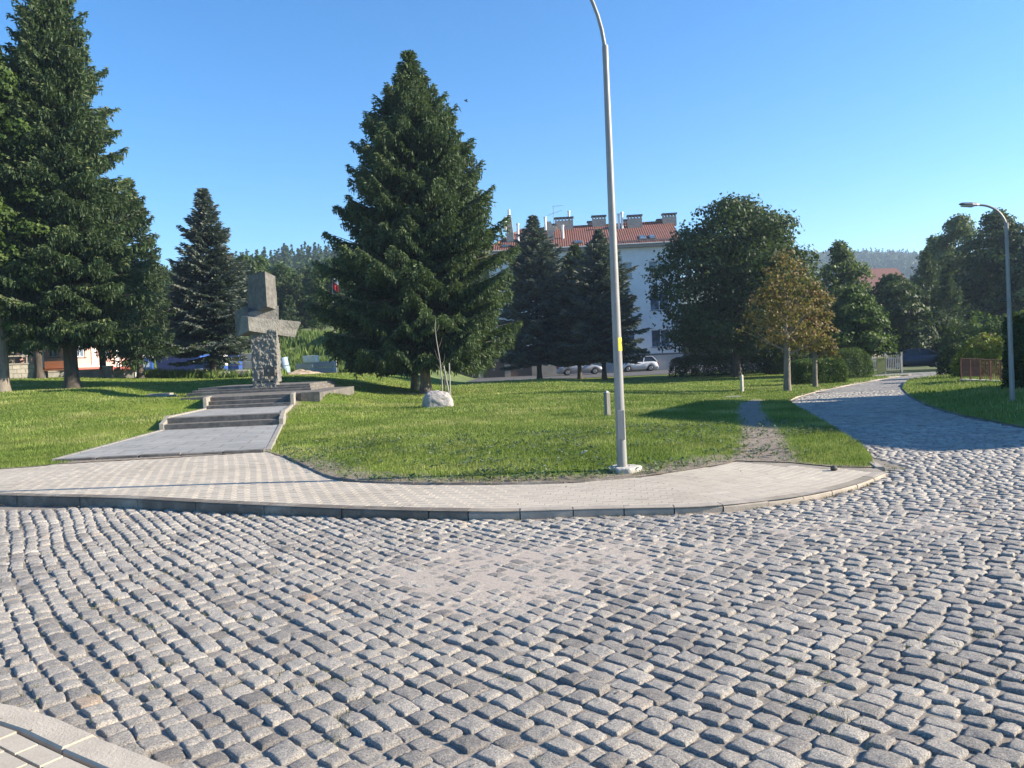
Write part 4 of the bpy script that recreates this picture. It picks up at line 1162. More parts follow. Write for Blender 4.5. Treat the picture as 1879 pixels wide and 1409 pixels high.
# ------------------------------------------------------------------ street lamps
M['galv'] = plain('galvanised steel', (.25, .245, .235), .5, .18, 4, metal=.15, dirt=(.19, .17, .145), stretch=(6, 6, .5))
M['concrete'] = plain('footing concrete', (.42, .40, .36), .9, .25, 7, bmp=.6, bscale=30)
M['lamp_grey'] = plain('lamp housing grey', (.16, .17, .18), .5, .1, 5)
M['glass'] = plain('lamp glass', (.5, .52, .52), .15, .05, 5)
M['sticker'] = plain('yellow sticker', (.75, .62, .04), .6, .08, 9)
M['ink'] = plain('black print', (.02, .02, .02), .6, .1, 9)
def lamp(loc, H, rb, rt_, arm, arm_dir, label, lean, sticker=False, bend=1.6, hs=1.0):
    t = empty('street_lamp', loc, 0, label, 'street lamp', 'street lamps')
    lx = lambda z: (lean * z, 0, z)
    mb = MB(); zs = np.linspace(0, H - bend, 8)
    mb.tube([lx(z) for z in zs], [rb + (rt_ - rb) * z / H for z in zs], 20)
    mb.build('pole', M['galv'], t)
    mb = MB(); mb.tube([lx(H - bend - .06), lx(H - bend + .16)], rt_ + .012, 16); mb.build('collar', M['galv'], t)
    mb = MB(); pts = []
    for k in range(15):
        a = k / 14; x = lean * (H - bend) + lean * bend * a
        th = a * R(82)
        rr_ = bend
        pts.append((lean * (H - bend) + arm_dir[0] * rr_ * (1 - math.cos(th)) + lean * .3 * a, arm_dir[1] * rr_ * (1 - math.cos(th)), H - bend + rr_ * math.sin(th)))
    last = Vector(pts[-1]); tip = last + Vector((arm_dir[0] * arm, arm_dir[1] * arm, arm * .12)); pts.append(tip)
    mb.tube(pts, [rt_ * .95 - .008 * k / 14 for k in range(16)], 14); mb.build('arm', M['galv'], t)
    d = Vector((arm_dir[0], arm_dir[1], .12)).normalized()
    mb = MB(); s = Vector((-arm_dir[1], arm_dir[0], 0))
    secs = [(a_ * hs, b_ * max(hs, .8), c_ * max(hs, .9)) for a_, b_, c_ in [(0, .05, .045), (.12, .09, .07), (.3, .13, .07), (.62, .12, .05), (.72, .08, .025)]]
    vs = []; fs = []
    for (q, w, h) in secs:
        c = tip + d * q
        vs += [c - s * w - Vector((0, 0, h * .4)), c + s * w - Vector((0, 0, h * .4)), c + s * w * .7 + Vector((0, 0, h * .7)), c - s * w * .7 + Vector((0, 0, h * .7))]
    for i in range(len(secs) - 1):
        for k in range(4): fs.append((i * 4 + k, i * 4 + (k + 1) % 4, i * 4 + 4 + (k + 1) % 4, i * 4 + 4 + k))
    fs += [(3, 2, 1, 0), (16, 17, 18, 19)]
    mb.add(vs, fs); h_ = mb.build('lamp_head', M['lamp_grey'], t, .01)
    mb = MB(); c = tip + d * .42 * hs - Vector((0, 0, .035)); 
    mb.add([c - s * .09 - d * .14, c + s * .09 - d * .14, c + s * .09 + d * .14, c - s * .09 + d * .14] + [c - s * .08 - d * .12 - Vector((0, 0, .02)), c + s * .08 - d * .12 - Vector((0, 0, .02)), c + s * .08 + d * .12 - Vector((0, 0, .02)), c - s * .08 + d * .12 - Vector((0, 0, .02))],
           [(0, 3, 2, 1), (4, 5, 6, 7), (0, 1, 5, 4), (1, 2, 6, 5), (2, 3, 7, 6), (3, 0, 4, 7)])
    mb.build('lamp_glass', M['glass'], h_)
    return t
lp = on_ground(1142, 864)
Ld = lp.y
Hs = at_depth(1112, 138, Ld).z - lp.z
lean1 = (at_depth(1113, 150, Ld).x - lp.x) / Hs
L1 = lamp(lp + Vector((0, 0, .06)), Hs + 1.9, .066, .027, .5, (-.97, -.25), 'tall galvanised street lamp on the near lawn edge with a yellow sticker', lean1, bend=1.75)
mb = MB()
pts = []
for k in range(9):
    a = 2 * math.pi * k / 9; rr_ = .21 * (1 + .12 * math.sin(a * 3 + 1)); pts.append((math.cos(a) * rr_ + .03, math.sin(a) * rr_))
mb.prism(pts, -.16, .0); mb.build('concrete_footing', M['concrete'], L1, .02)
zst = at_depth(1131, 632, Ld).z - lp.z - .06
rst = .066 + (.027 - .066) * zst / (Hs + 1.9) + .002
mb = MB(); vs = []; fs = []
for k in range(9):
    a = R(-88 + 11 * k)
    for zz in (-.085, .085): vs.append((lean1 * zst + math.cos(a) * rst, math.sin(a) * rst, zst + zz))
for k in range(8): fs.append((k * 2, k * 2 + 2, k * 2 + 3, k * 2 + 1))
mb.add(vs, fs, True); sk = mb.build('sticker', M['sticker'], L1)
mb = MB(); 
for (a0, a1, z0, z1) in ((-38, -30, .0, .03), (-34, -22, -.02, -.008), (-30, -24, -.02, .05)):
    q = [];
    for a, zz in ((a0, z0), (a1, z0), (a1, z1), (a0, z1)):
        a = R(a); q.append((lean1 * zst + math.cos(a) * (rst + .001), math.sin(a) * (rst + .001), zst + zz))
    mb.add(q, [(0, 1, 2, 3)])
mb.build('number', M['ink'], sk)
mb = MB(); z0 = .35; r0 = .0655; mb.box(-.045, .045, -r0 - .006, -r0 + .02, z0, z0 + .38); mb.build('access_door', M['galv'], L1, .005)

p = on_level(1858, 736, .1, street); p.z = float(street(p.x, p.y)) + .1
lH = at_depth(1850, 400, p.y).z - p.z
lamp(p, lH + .35, .06, .036, .08, (-.98, .1), 'slim dark street lamp by the right verge beside the rusty fence', -.012, bend=.62, hs=.62)

# posts on the lawn
M['post_dark'] = plain('post timber', (.20, .19, .17), .85, .25, 8, bmp=.4, stretch=(4, 4, 1))
for (px_, py_, hpx, lb) in ((1115, 763, 43, 'short square grey post standing alone just left of the near street lamp'), (1362, 718, 29, 'short pale post standing left of the rust leaved tree')):
    p = on_ground(px_, py_); h = hpx * p.y / F_PX
    t = empty('marker_post', p, .6, lb, 'post', 'short posts on the lawn')
    mb = MB(); mb.box(-.055, .055, -.055, .055, -.1, h); mb.build('shaft', M['post_dark'] if px_ < 1200 else M['concrete'], t, .006)
    mb = MB(); mb.add([(-.055, -.055, h), (.055, -.055, h), (.055, .055, h), (-.055, .055, h), (0, 0, h + .05)], [(0, 1, 4), (1, 2, 4), (2, 3, 4), (3, 0, 4)]); mb.build('cap', M['concrete'], t)

# boulder
bp = on_ground(803, 747)
m, n, l, b = mat_base('boulder granite')
g1 = ramp(n, l, noise(n, l, 3, 7, rough=.7), [(.3, (.25, .235, .225)), (.7, (.42, .39, .37))])
g2 = ramp(n, l, noise(n, l, 60, 4, rough=.8), [(.3, (.65, .65, .65)), (.7, (1.3, 1.3, 1.3))])
l.new(mix(n, l, 1.0, g1, g2, 'MULTIPLY'), b.inputs['Base Color']); b.inputs['Roughness'].default_value = .9; bump(n, l, b, noise(n, l, 7, 6, rough=.7), 1, .06)
M['boulder'] = m
bm = bmesh.new(); bmesh.ops.create_icosphere(bm, subdivisions=5, radius=1)
for v in bm.verts:
    c = v.co.copy(); q = c.normalized()
    k = (abs(q.x) ** 3 + abs(q.y) ** 3 + abs(q.z) ** 3) ** (-1 / 3)
    z = q.z * k
    v.co = Vector((q.x * k * .50, q.y * k * .36, max(z, -.3) * .47 * (1 - .10 * q.x)))
    dd = float(vnoise(q.x * 2.2 + 9, q.z * 2.2 + q.y * 1.7, .8)) - .5
    dd2 = float(vnoise(q.x * 7 + 3, q.z * 9 + q.y * 6, .9)) - .5
    v.co *= 1 + .12 * dd + .09 * dd2
me = bpy.data.meshes.new('boulder'); bm.to_mesh(me); bm.free(); me.materials.append(M['boulder'])
me.polygons.foreach_set('use_smooth', np.ones(len(me.polygons), bool))
o = bpy.data.objects.new('boulder', me); o.location = bp + Vector((0, .1, .06)); o.rotation_euler = (0, 0, .2); col.objects.link(o)
tag(o, 'grey granite boulder lying on the lawn in front of the large spruce', 'boulder')

# sapling with its stakes
sp_ = on_ground(808, 737)
t = empty('sapling', sp_, 0, 'thin bare young tree behind the boulder', 'tree')
d = sp_.y
def rel(px_, py_, dd=0): return at_depth(px_, py_, d + dd) - sp_
mb = MB(); mb.tube([rel(812, 737), rel(811, 700), rel(807, 660), rel(801, 625), rel(798, 600), rel(800, 583)], [.028, .025, .02, .015, .01, .005], 7); mb.build('trunk', M['wood_pale'], t)
mb = MB()
for (a, b_, c) in (((808, 668), (802, 655), (797, 640)), ((810, 685), (804, 672), (799, 668)), ((804, 640), (809, 628), (811, 618)), ((800, 610), (804, 602), (806, 595)), ((809, 672), (815, 662), (816, 650)), ((811, 700), (806, 695), (804, 684))):
    mb.tube([rel(*a), rel(*b_, .05), rel(*c, .1)], [.008, .006, .003], 5)
mb.build('branch', M['bark'], t)
for (a, b_, lb) in (((828, 740), (814, 671), 'leaning pale wooden stake beside the boulder'), ((827, 738), (824, 666), 'upright pale wooden stake beside the boulder'), ((817, 737), (815, 690), 'short dark stake behind the boulder')):
    q = on_ground(*a); A = at_depth(a[0], a[1] + 4, q.y) ; B = at_depth(b_[0], b_[1], q.y + .1)
    mb = MB(); mb.tube([A - q, B - q], [.03, .026], 8)
    o = mb.build('wooden_stake', M['wood_pale'] if 'pale' in lb else M['bark_dark']); o.location = q; tag(o, lb, 'stake', 'stakes around the sapling')

# litter and small bits
q = on_ground(1072, 834, .02)
mb = MB(); vs = [(random.uniform(-.06, .06), random.uniform(-.04, .04), random.uniform(0, .06)) for _ in range(9)]
mb.add(vs, [(0, 1, 2), (2, 3, 4), (4, 5, 6), (6, 7, 8), (0, 4, 8), (1, 5, 7), (3, 6, 0)]); M['paper'] = plain('white paper', (.75, .75, .75), .8, .05, 5)
o = mb.build('paper_litter', M['paper']); o.location = q; tag(o, 'crumpled white paper scrap in the grass near the lamp', 'litter')
q = on_level(1530, 864, .04, street); q.z = float(kerb_h(q.x, q.y))
bm = bmesh.new(); bmesh.ops.create_icosphere(bm, subdivisions=2, radius=.045)
for v in bm.verts: v.co *= random.uniform(.85, 1.1); v.co.z *= .8
me = bpy.data.meshes.new('stone_lump'); bm.to_mesh(me); bm.free(); me.materials.append(M['plaque'])
o = bpy.data.objects.new('stone_lump', me); o.location = q + Vector((0, 0, .03)); col.objects.link(o); tag(o, 'small dark lump lying on the pavement corner', 'stone')
q = on_ground(1344, 729, .01)
mb = MB(); mb.box(-.28, .28, -.2, .2, -.05, .04); o = mb.build('flat_stone', M['slab_edge'], None, .01); o.location = q; tag(o, 'flat pale stone slab lying in the grass by the dirt track', 'stone slab')
q = at_depth(855, 185, 30)
t = empty('bird', q, .4, 'small dark bird flying in the blue sky right of the large spruce', 'bird')
M['bird'] = plain('dark feathers', (.02, .02, .022), .7, .2, 30)
mb = MB(); mb.tube([(-.075, 0, .02), (-.05, 0, .018), (0, 0, 0), (.045, 0, -.012), (.09, 0, -.03)], [.006, .022, .03, .02, .004], 8); mb.build('body', M['bird'], t)
mb = MB()
for s_ in (-1, 1):
    mb.add([(-.03, .015 * s_, .012), (.03, .015 * s_, 0), (.02, .10 * s_, .035), (-.01, .11 * s_, .04)] + [(-.03, .015 * s_, .006), (.03, .015 * s_, -.006), (.02, .10 * s_, .031), (-.01, .11 * s_, .036)],
           [(0, 1, 2, 3), (7, 6, 5, 4), (0, 4, 5, 1), (1, 5, 6, 2), (2, 6, 7, 3), (3, 7, 4, 0)])
mb.build('wings', M['bird'], t)

#@@PART2
# ------------------------------------------------------------------ buildings
m, n, l, b = mat_base('clay roof tiles')
tc = n.new('ShaderNodeTexCoord'); wv = n.new('ShaderNodeTexWave'); wv.bands_direction = 'X'; wv.inputs['Scale'].default_value = 1.35; wv.inputs['Distortion'].default_value = 0
l.new(tc.outputs['Object'], wv.inputs['Vector'])
w2 = n.new('ShaderNodeTexWave'); w2.bands_direction = 'Z'; w2.wave_profile = 'SAW'; w2.inputs['Scale'].default_value = 1.5; l.new(tc.outputs['Object'], w2.inputs['Vector'])
c1 = ramp(n, l, noise(n, l, 1.2, 7, rough=.8), [(.3, (.13, .048, .032)), (.7, (.235, .09, .06))])
c2 = ramp(n, l, wv.outputs[0], [(0, (.55, .55, .55)), (.5, (1.1, 1.1, 1.1))]); c3 = ramp(n, l, w2.outputs[0], [(0, (.6, .6, .6)), (.25, (1, 1, 1))])
l.new(mix(n, l, 1.0, mix(n, l, 1.0, c1, c2, 'MULTIPLY'), c3, 'MULTIPLY'), b.inputs['Base Color']); b.inputs['Roughness'].default_value = .7
bump(n, l, b, wv.outputs[0], .6, .06)
M['tiles'] = m
M['render_white'] = plain('pale wall render', (.62, .63, .64), .9, .05, .6, bmp=.2, dirt=(.5, .5, .49))
M['plinth'] = plain('grey plinth', (.36, .37, .37), .9, .12, 1.5, dirt=(.28, .28, .27))
M['trim_dark'] = plain('dark trim', (.10, .10, .10), .7, .1, 3)
M['eave'] = plain('eave board', (.26, .24, .22), .8, .1, 3)
M['frame'] = plain('window frame', (.55, .55, .55), .6, .05, 3)
M['chimney'] = plain('chimney render', (.42, .34, .28), .9, .2, 4, bmp=.3, dirt=(.3, .25, .2))
M['white_metal'] = plain('white metal', (.7, .7, .68), .4, .06, 4)
m, n, l, b = mat_base('window pane'); b.inputs['Base Color'].default_value = (.05, .08, .12, 1); b.inputs['Roughness'].default_value = .06; b.inputs['Specular IOR Level'].default_value = 1.0
l.new(ramp(n, l, noise(n, l, .7, 2), [(.4, (.03, .05, .08)), (.6, (.12, .17, .24))]), b.inputs['Base Color']); M['pane'] = m

def holed_wall(mb, x0, x1, z0, z1, holes, y, depth=.22):
    """front face at y (facing -y) with openings and reveals"""
    xs = sorted({x0, x1} | {h[0] for h in holes} | {h[1] for h in holes}); zs = sorted({z0, z1} | {h[2] for h in holes} | {h[3] for h in holes})
    for i in range(len(xs) - 1):
        for j in range(len(zs) - 1):
            cx, cz = (xs[i] + xs[i + 1]) / 2, (zs[j] + zs[j + 1]) / 2
            if any(h[0] < cx < h[1] and h[2] < cz < h[3] for h in holes): continue
            mb.add([(xs[i], y, zs[j]), (xs[i + 1], y, zs[j]), (xs[i + 1], y, zs[j + 1]), (xs[i], y, zs[j + 1])], [(0, 1, 2, 3)])
    for (a, b_, c, d) in holes:
        mb.add([(a, y, c), (b_, y, c), (b_, y, d), (a, y, d), (a, y + depth, c), (b_, y + depth, c), (b_, y + depth, d), (a, y + depth, d)],
               [(0, 4, 5, 1), (1, 5, 6, 2), (2, 6, 7, 3), (3, 7, 4, 0)])
def window(parent, a, b_, c, d, y, leaves=2, fr=.07, mat_f=None):
    mf = mat_f or M['frame']
    mb = MB()
    mb.box(a, b_, y + .10, y + .17, c, c + fr); mb.box(a, b_, y + .10, y + .17, d - fr, d); mb.box(a, a + fr, y + .10, y + .17, c + fr, d - fr); mb.box(b_ - fr, b_, y + .10, y + .17, c + fr, d - fr)
    for k in range(1, leaves):
        x = a + (b_ - a) * k / leaves; mb.box(x - fr * .6, x + fr * .6, y + .10, y + .17, c + fr, d - fr)
    w = mb.build('window', mf, parent)
    mb = MB(); mb.box(a + fr, b_ - fr, y + .14, y + .15, c + fr, d - fr); mb.build('pane', M['pane'], w)
    mb = MB(); mb.box(a - .08, b_ + .08, y - .09, y + .10, c - .06, c - .003); mb.build('sill', M['trim_dark'], w)
    return w

# the long white building
BD = 81.0
A = at_depth(905, 660, BD); A.z = -.3
B_YAW = R(-3)
B = empty('apartment_building', A, B_YAW, 'long white three storey building with red tiled roof and chimneys behind the spruces', 'building')
BL, BH, BW = 19.6, at_depth(905, 468, BD).z + .3, 11.0
def facade(px_, py_, yloc=0.0):
    """the spot (x, z) on the building's own plane yloc seen at a pixel"""
    v = ray(px_, py_); c_, s_ = math.cos(B_YAW), math.sin(B_YAW)
    # y_local = -(X-A.x)*s + (Y-A.y)*c
    t = (yloc - A.x * s_ + A.y * c_) / (-v.x * s_ + v.y * c_)
    X, Y = v.x * t - A.x, v.y * t - A.y
    return X * c_ + Y * s_, EYE + v.z * t + .3
bx = lambda px_: facade(px_, 445, 2)[0]
holes = []
for cx in (1.2, 5.1, 9.0, 12.9, 16.5):
    for (c, d) in ((2.4, 4.2), (6.2, 8.0), (9.6, 11.3)): holes.append((cx, cx + 1.9, c, d))
mb = MB(); holed_wall(mb, 0, BL, 1.75, BH, holes, 0)
mb.add([(0, 0, 1.75), (0, 0, BH), (0, BW, BH), (0, BW, 1.75)], [(0, 1, 2, 3)]); mb.add([(BL, 0, 1.75), (BL, BW, 1.75), (BL, BW, BH), (BL, 0, BH)], [(0, 1, 2, 3)])
mb.add([(0, BW, 1.75), (0, BW, BH), (BL, BW, BH), (BL, BW, 1.75)], [(0, 1, 2, 3)]); mb.build('wall', M['render_white'], B)
for h in holes: window(B, *h, 0)
mb = MB(); mb.box(-.06, BL + .06, -.06, BW, -.2, 1.58); mb.build('plinth', M['plinth'], B)
mb = MB(); mb.box(-.10, BL + .10, -.10, BW, 1.583, 1.747); mb.build('plinth_band', M['trim_dark'], B)
mb = MB(); mb.box(18.6, 19.0, -.08, -.055, .6, 1.0); mb.build('vent', M['trim_dark'], B)
mb = MB(); mb.box(-.55, BL + .3, -.55, BW + .5, BH + .003, BH + .28); mb.build('eave', M['eave'], B)
mb = MB(); mb.tube([(-.6, -.64, BH + .3), (BL + .3, -.64, BH + .3)], .08, 8); mb.tube([(.25, -.12, BH), (.25, -.12, .1)], .06, 8); mb.tube([(.25, -.12, BH), (.25, -.6, BH + .25)], .06, 8); mb.build('gutter', M['plinth'], B)
RZ = BH + .283; ry = BW / 2; RH = facade(1100, 414, ry)[1] - RZ
mb = MB()
x0, x1, y0, y1 = -.6, BL + .35, -.6, BW + .6
mb.add([(x0, y0, RZ), (x1, y0, RZ), (x1, ry, RZ + RH), (x0 + 4.0, ry, RZ + RH), (x0, y1, RZ), (x1, y1, RZ)], [(0, 1, 2, 3), (4, 0, 3), (5, 4, 3, 2), (1, 5, 2), (0, 4, 5, 1)])
roof = mb.build('roof', M['tiles'], B)
mb = MB(); mb.tube([(x0 + 4.0, ry, RZ + RH + .03), (x1, ry, RZ + RH + .03)], .13, 8); mb.tube([(x0, y0, RZ + .05), (x0 + 4.0, ry, RZ + RH + .04)], .12, 8); mb.build('ridge', M['tiles'], roof)
def chimney(px0, px1, ytop, yloc, holes_=4, slim=False):
    a = facade(px0, ytop, yloc)[0]; b_, top = facade(px1, ytop, yloc)
    zb = RZ + RH * (1 - abs(yloc - ry) / (ry + .6)) - .4
    mb = MB(); mb.box(a, b_, yloc - .35, yloc + .35, zb, top - .42); c = mb.build('chimney', M['chimney'], roof)
    mb = MB(); n_ = holes_; w = (b_ - a); zb_, zt_ = top - .39, top - .14
    comb = [(a + .02, top - .417), (b_ - .02, top - .417)]
    for k in range(n_, -1, -1):
        x = a + .09 + (w - .18) * k / n_; comb += [(x + .07, zb_), (x + .07, zt_), (x - .07, zt_), (x - .07, zb_)]
    mb.profile_x(comb, yloc - .33, yloc + .33)
    mb.build('flue_opening', M['chimney'], c)
    mb = MB(); mb.box(a - .08, b_ + .08, yloc - .42, yloc + .42, top - .137, top); mb.build('cap', M['trim_dark'], c)
for (a, b_, tp, yl, hs) in ((1018, 1051, 398, 5.2, 5), (1086, 1111, 395, 5.6, 4), (1151, 1177, 394, 4.6, 4), (1215, 1240, 391, 5.4, 4), (1205, 1216, 402, 6.3, 2), (1078, 1087, 406, 6.3, 2), (1143, 1152, 403, 6.3, 2), (1008, 1019, 411, 4.6, 2)):
    chimney(a, b_, tp, yl, hs)
def bpt(px_, py_, yloc): 
    q_ = facade(px_, py_, yloc); return (q_[0], yloc, q_[1])
mb = MB(); a = bpt(937, 438, 2.4); b_ = bpt(936, 396, 2.9); mb.hexa([(a[0] - .45, 2.0, a[2] - .8), (a[0] + .45, 2.0, a[2] - .8), (a[0] + .45, 2.9, a[2] - .8), (a[0] - .45, 2.9, a[2] - .8)],
        [(b_[0] - .3, 2.3, b_[2]), (b_[0] + .1, 2.3, b_[2]), (b_[0] + .1, 2.8, b_[2]), (b_[0] - .3, 2.8, b_[2])]); c = mb.build('chimney', M['chimney'], roof)
mb = MB(); mb.tube([(b_[0] - .1, 2.55, b_[2]), (b_[0] - .1, 2.55, b_[2] + .6)], .14, 10); mb.build('flue_pipe', M['white_metal'], c)
mb = MB(); a = bpt(1010, 440, 2.4); b_ = bpt(1006, 408, 2.9); mb.hexa([(a[0] - .3, 2.0, a[2] - .8), (a[0] + .6, 2.0, a[2] - .8), (a[0] + .6, 2.9, a[2] - .8), (a[0] - .3, 2.9, a[2] - .8)],
        [(b_[0] - .2, 2.3, b_[2]), (b_[0] + .3, 2.3, b_[2]), (b_[0] + .3, 2.8, b_[2]), (b_[0] - .2, 2.8, b_[2])]); mb.build('chimney', M['chimney'], roof)
for (px_, top, bot, yl) in ((951, 412, 440, 2.0), (1033, 415, 435, 2.2), (1136, 394, 420, 4.3), (1142, 391, 420, 4.3), (1044, 389, 399, 5.2), (928, 400, 420, 4.0), (1001, 400, 418, 4.0)):
    mb = MB(); a = bpt(px_, bot, yl); b_ = bpt(px_, top, yl); mb.tube([(a[0], yl, a[2] - .3), (a[0], yl, b_[2])], .13, 8); mb.tube([(a[0], yl, b_[2] - .02), (a[0], yl, b_[2] + .12)], .18, 8)
    mb.build('vent_pipe', M['white_metal'], roof)
# roof windows lie on the front slope
def slope_pt(x, f): return (x, y0 + (ry - y0) * f, RZ + RH * f)
sn_ = Vector((0, -RH, ry - y0)).normalized()
for (xa, xb, fa, fb) in ((bx(922), bx(936), .16, .26), (bx(1053), bx(1068), .16, .27), (bx(1085), bx(1096), .18, .28), (bx(1171), bx(1184), .18, .36), (bx(1189), bx(1200), .18, .36)):
    q = [Vector(slope_pt(xa, fa)), Vector(slope_pt(xb, fa)), Vector(slope_pt(xb, fb)), Vector(slope_pt(xa, fb))]
    mb = MB(); mb.hexa([p - sn_ * .05 for p in q], [p + sn_ * .10 for p in q]); s_ = mb.build('roof_window', M['trim_dark'], roof)
    g_ = [q[0] * .9 + q[2] * .1, q[1] * .9 + q[3] * .1, q[2] * .9 + q[0] * .1, q[3] * .9 + q[1] * .1]
    mb = MB(); mb.hexa([p + sn_ * .103 for p in g_], [p + sn_ * .12 for p in g_]); mb.build('pane', M['pane'], s_)
# recessed roof terrace shade around the two right roof windows: snow rail on the eave
mb = MB()
for f in (.08, .12): 
    a = Vector(slope_pt(bx(1130), f)) + sn_ * .12; c = Vector(slope_pt(BL, f)) + sn_ * .12; mb.tube([a, c], .03, 5)
for k in range(9):
    x = bx(1130) + (BL - bx(1130)) * k / 8; mb.tube([Vector(slope_pt(x, .07)), Vector(slope_pt(x, .13)) + sn_ * .16], .025, 5)
mb.build('snow_guard', M['trim_dark'], roof)
mb = MB(); a = bpt(1016, 400, 5.0); mb.tube([(a[0], 5, a[2] - .8), (a[0], 5, a[2] + 1.35)], .03, 6)
mb.tube([(a[0] - .1, 5, a[2] + 1.3), (a[0] + 1.1, 5, a[2] + 1.3)], .02, 5); mb.tube([(a[0] - .7, 5, a[2] + .3), (a[0] + .9, 5, a[2] + .8)], .02, 5)
for k in range(5): x = a[0] + .1 + .2 * k; mb.tube([(x, 4.7, a[2] + 1.3), (x, 5.3, a[2] + 1.3)], .012, 4); mb.tube([(x - .4, 4.7, a[2] + .52 + k * .06), (x - .4, 5.3, a[2] + .52 + k * .06)], .012, 4)
mb.build('antenna', M['plinth'], roof)

# low garages and the stair parapet with railing
M['beige'] = plain('beige render', (.40, .34, .26), .9, .15, 1.2, dirt=(.3, .26, .2))
M['brown_door'] = plain('brown garage door', (.13, .085, .06), .7, .2, 3, stretch=(1, 1, 8))
p = at_depth(905, 686, 79.5); g = empty('garage', Vector((at_depth(828, 686, 79.5).x, 79.5, -.3)), 0, 'low beige garage row with brown doors behind the large spruce', 'garage')
gl = (985 - 828) * 79.5 / F_PX
mb = MB(); hs = [(.5 + k * 2.8, 2.7 + k * 2.8, .05, 1.6) for k in range(3)]; holed_wall(mb, 0, gl, -.1, 1.9, hs, 0, .12); mb.box(0, gl, .121, 2.2, -.1, 1.9); mb.build('wall', M['beige'], g)
for h in hs:
    mb = MB(); mb.box(h[0], h[1], .08, .118, h[2] - .1, h[3]); dr = mb.build('door', M['brown_door'], g)
    mb = MB(); mb.box((h[0] + h[1]) / 2 - .1, (h[0] + h[1]) / 2 + .1, .05, .079, .8, .84); mb.build('handle', M['white_metal'], dr)
mb = MB(); mb.box(-.15, gl + .15, -.2, 2.3, 1.903, 2.02); mb.build('roof', M['eave'], g)
q = Vector((at_depth(993, 686, 79).x, 79.0, -.3)); g = empty('parapet_wall', q, 0, 'beige stair parapet with a pale picket railing behind the silver sedan', 'wall')
mb = MB(); mb.box(0, 2.1, 0, .25, -.1, 1.1); mb.build('wall', M['beige'], g)
mb = MB(); 
for k in range(15): x = 2.3 + k * .17; mb.box(x, x + .05, 1.5, 1.54, 1.0, 2.35)
mb.box(2.2, 4.8, 1.54, 1.58, 1.1, 1.16); mb.box(2.2, 4.8, 1.54, 1.58, 2.2, 2.26); mb.build('railing', M['white_metal'], g)

# asphalt strip where the cars stand
M['asphalt'] = plain('old asphalt', (.075, .075, .078), .9, .25, 2, bmp=.3, bscale=60)
mb = MB(); mb.add([(-8, 64.5, -.29), (30, 64.5, -.29), (30, 95, -.29), (-8, 95, -.29)], [(0, 1, 2, 3)]); tag(mb.build('parking_lot', M['asphalt']), kind='structure')

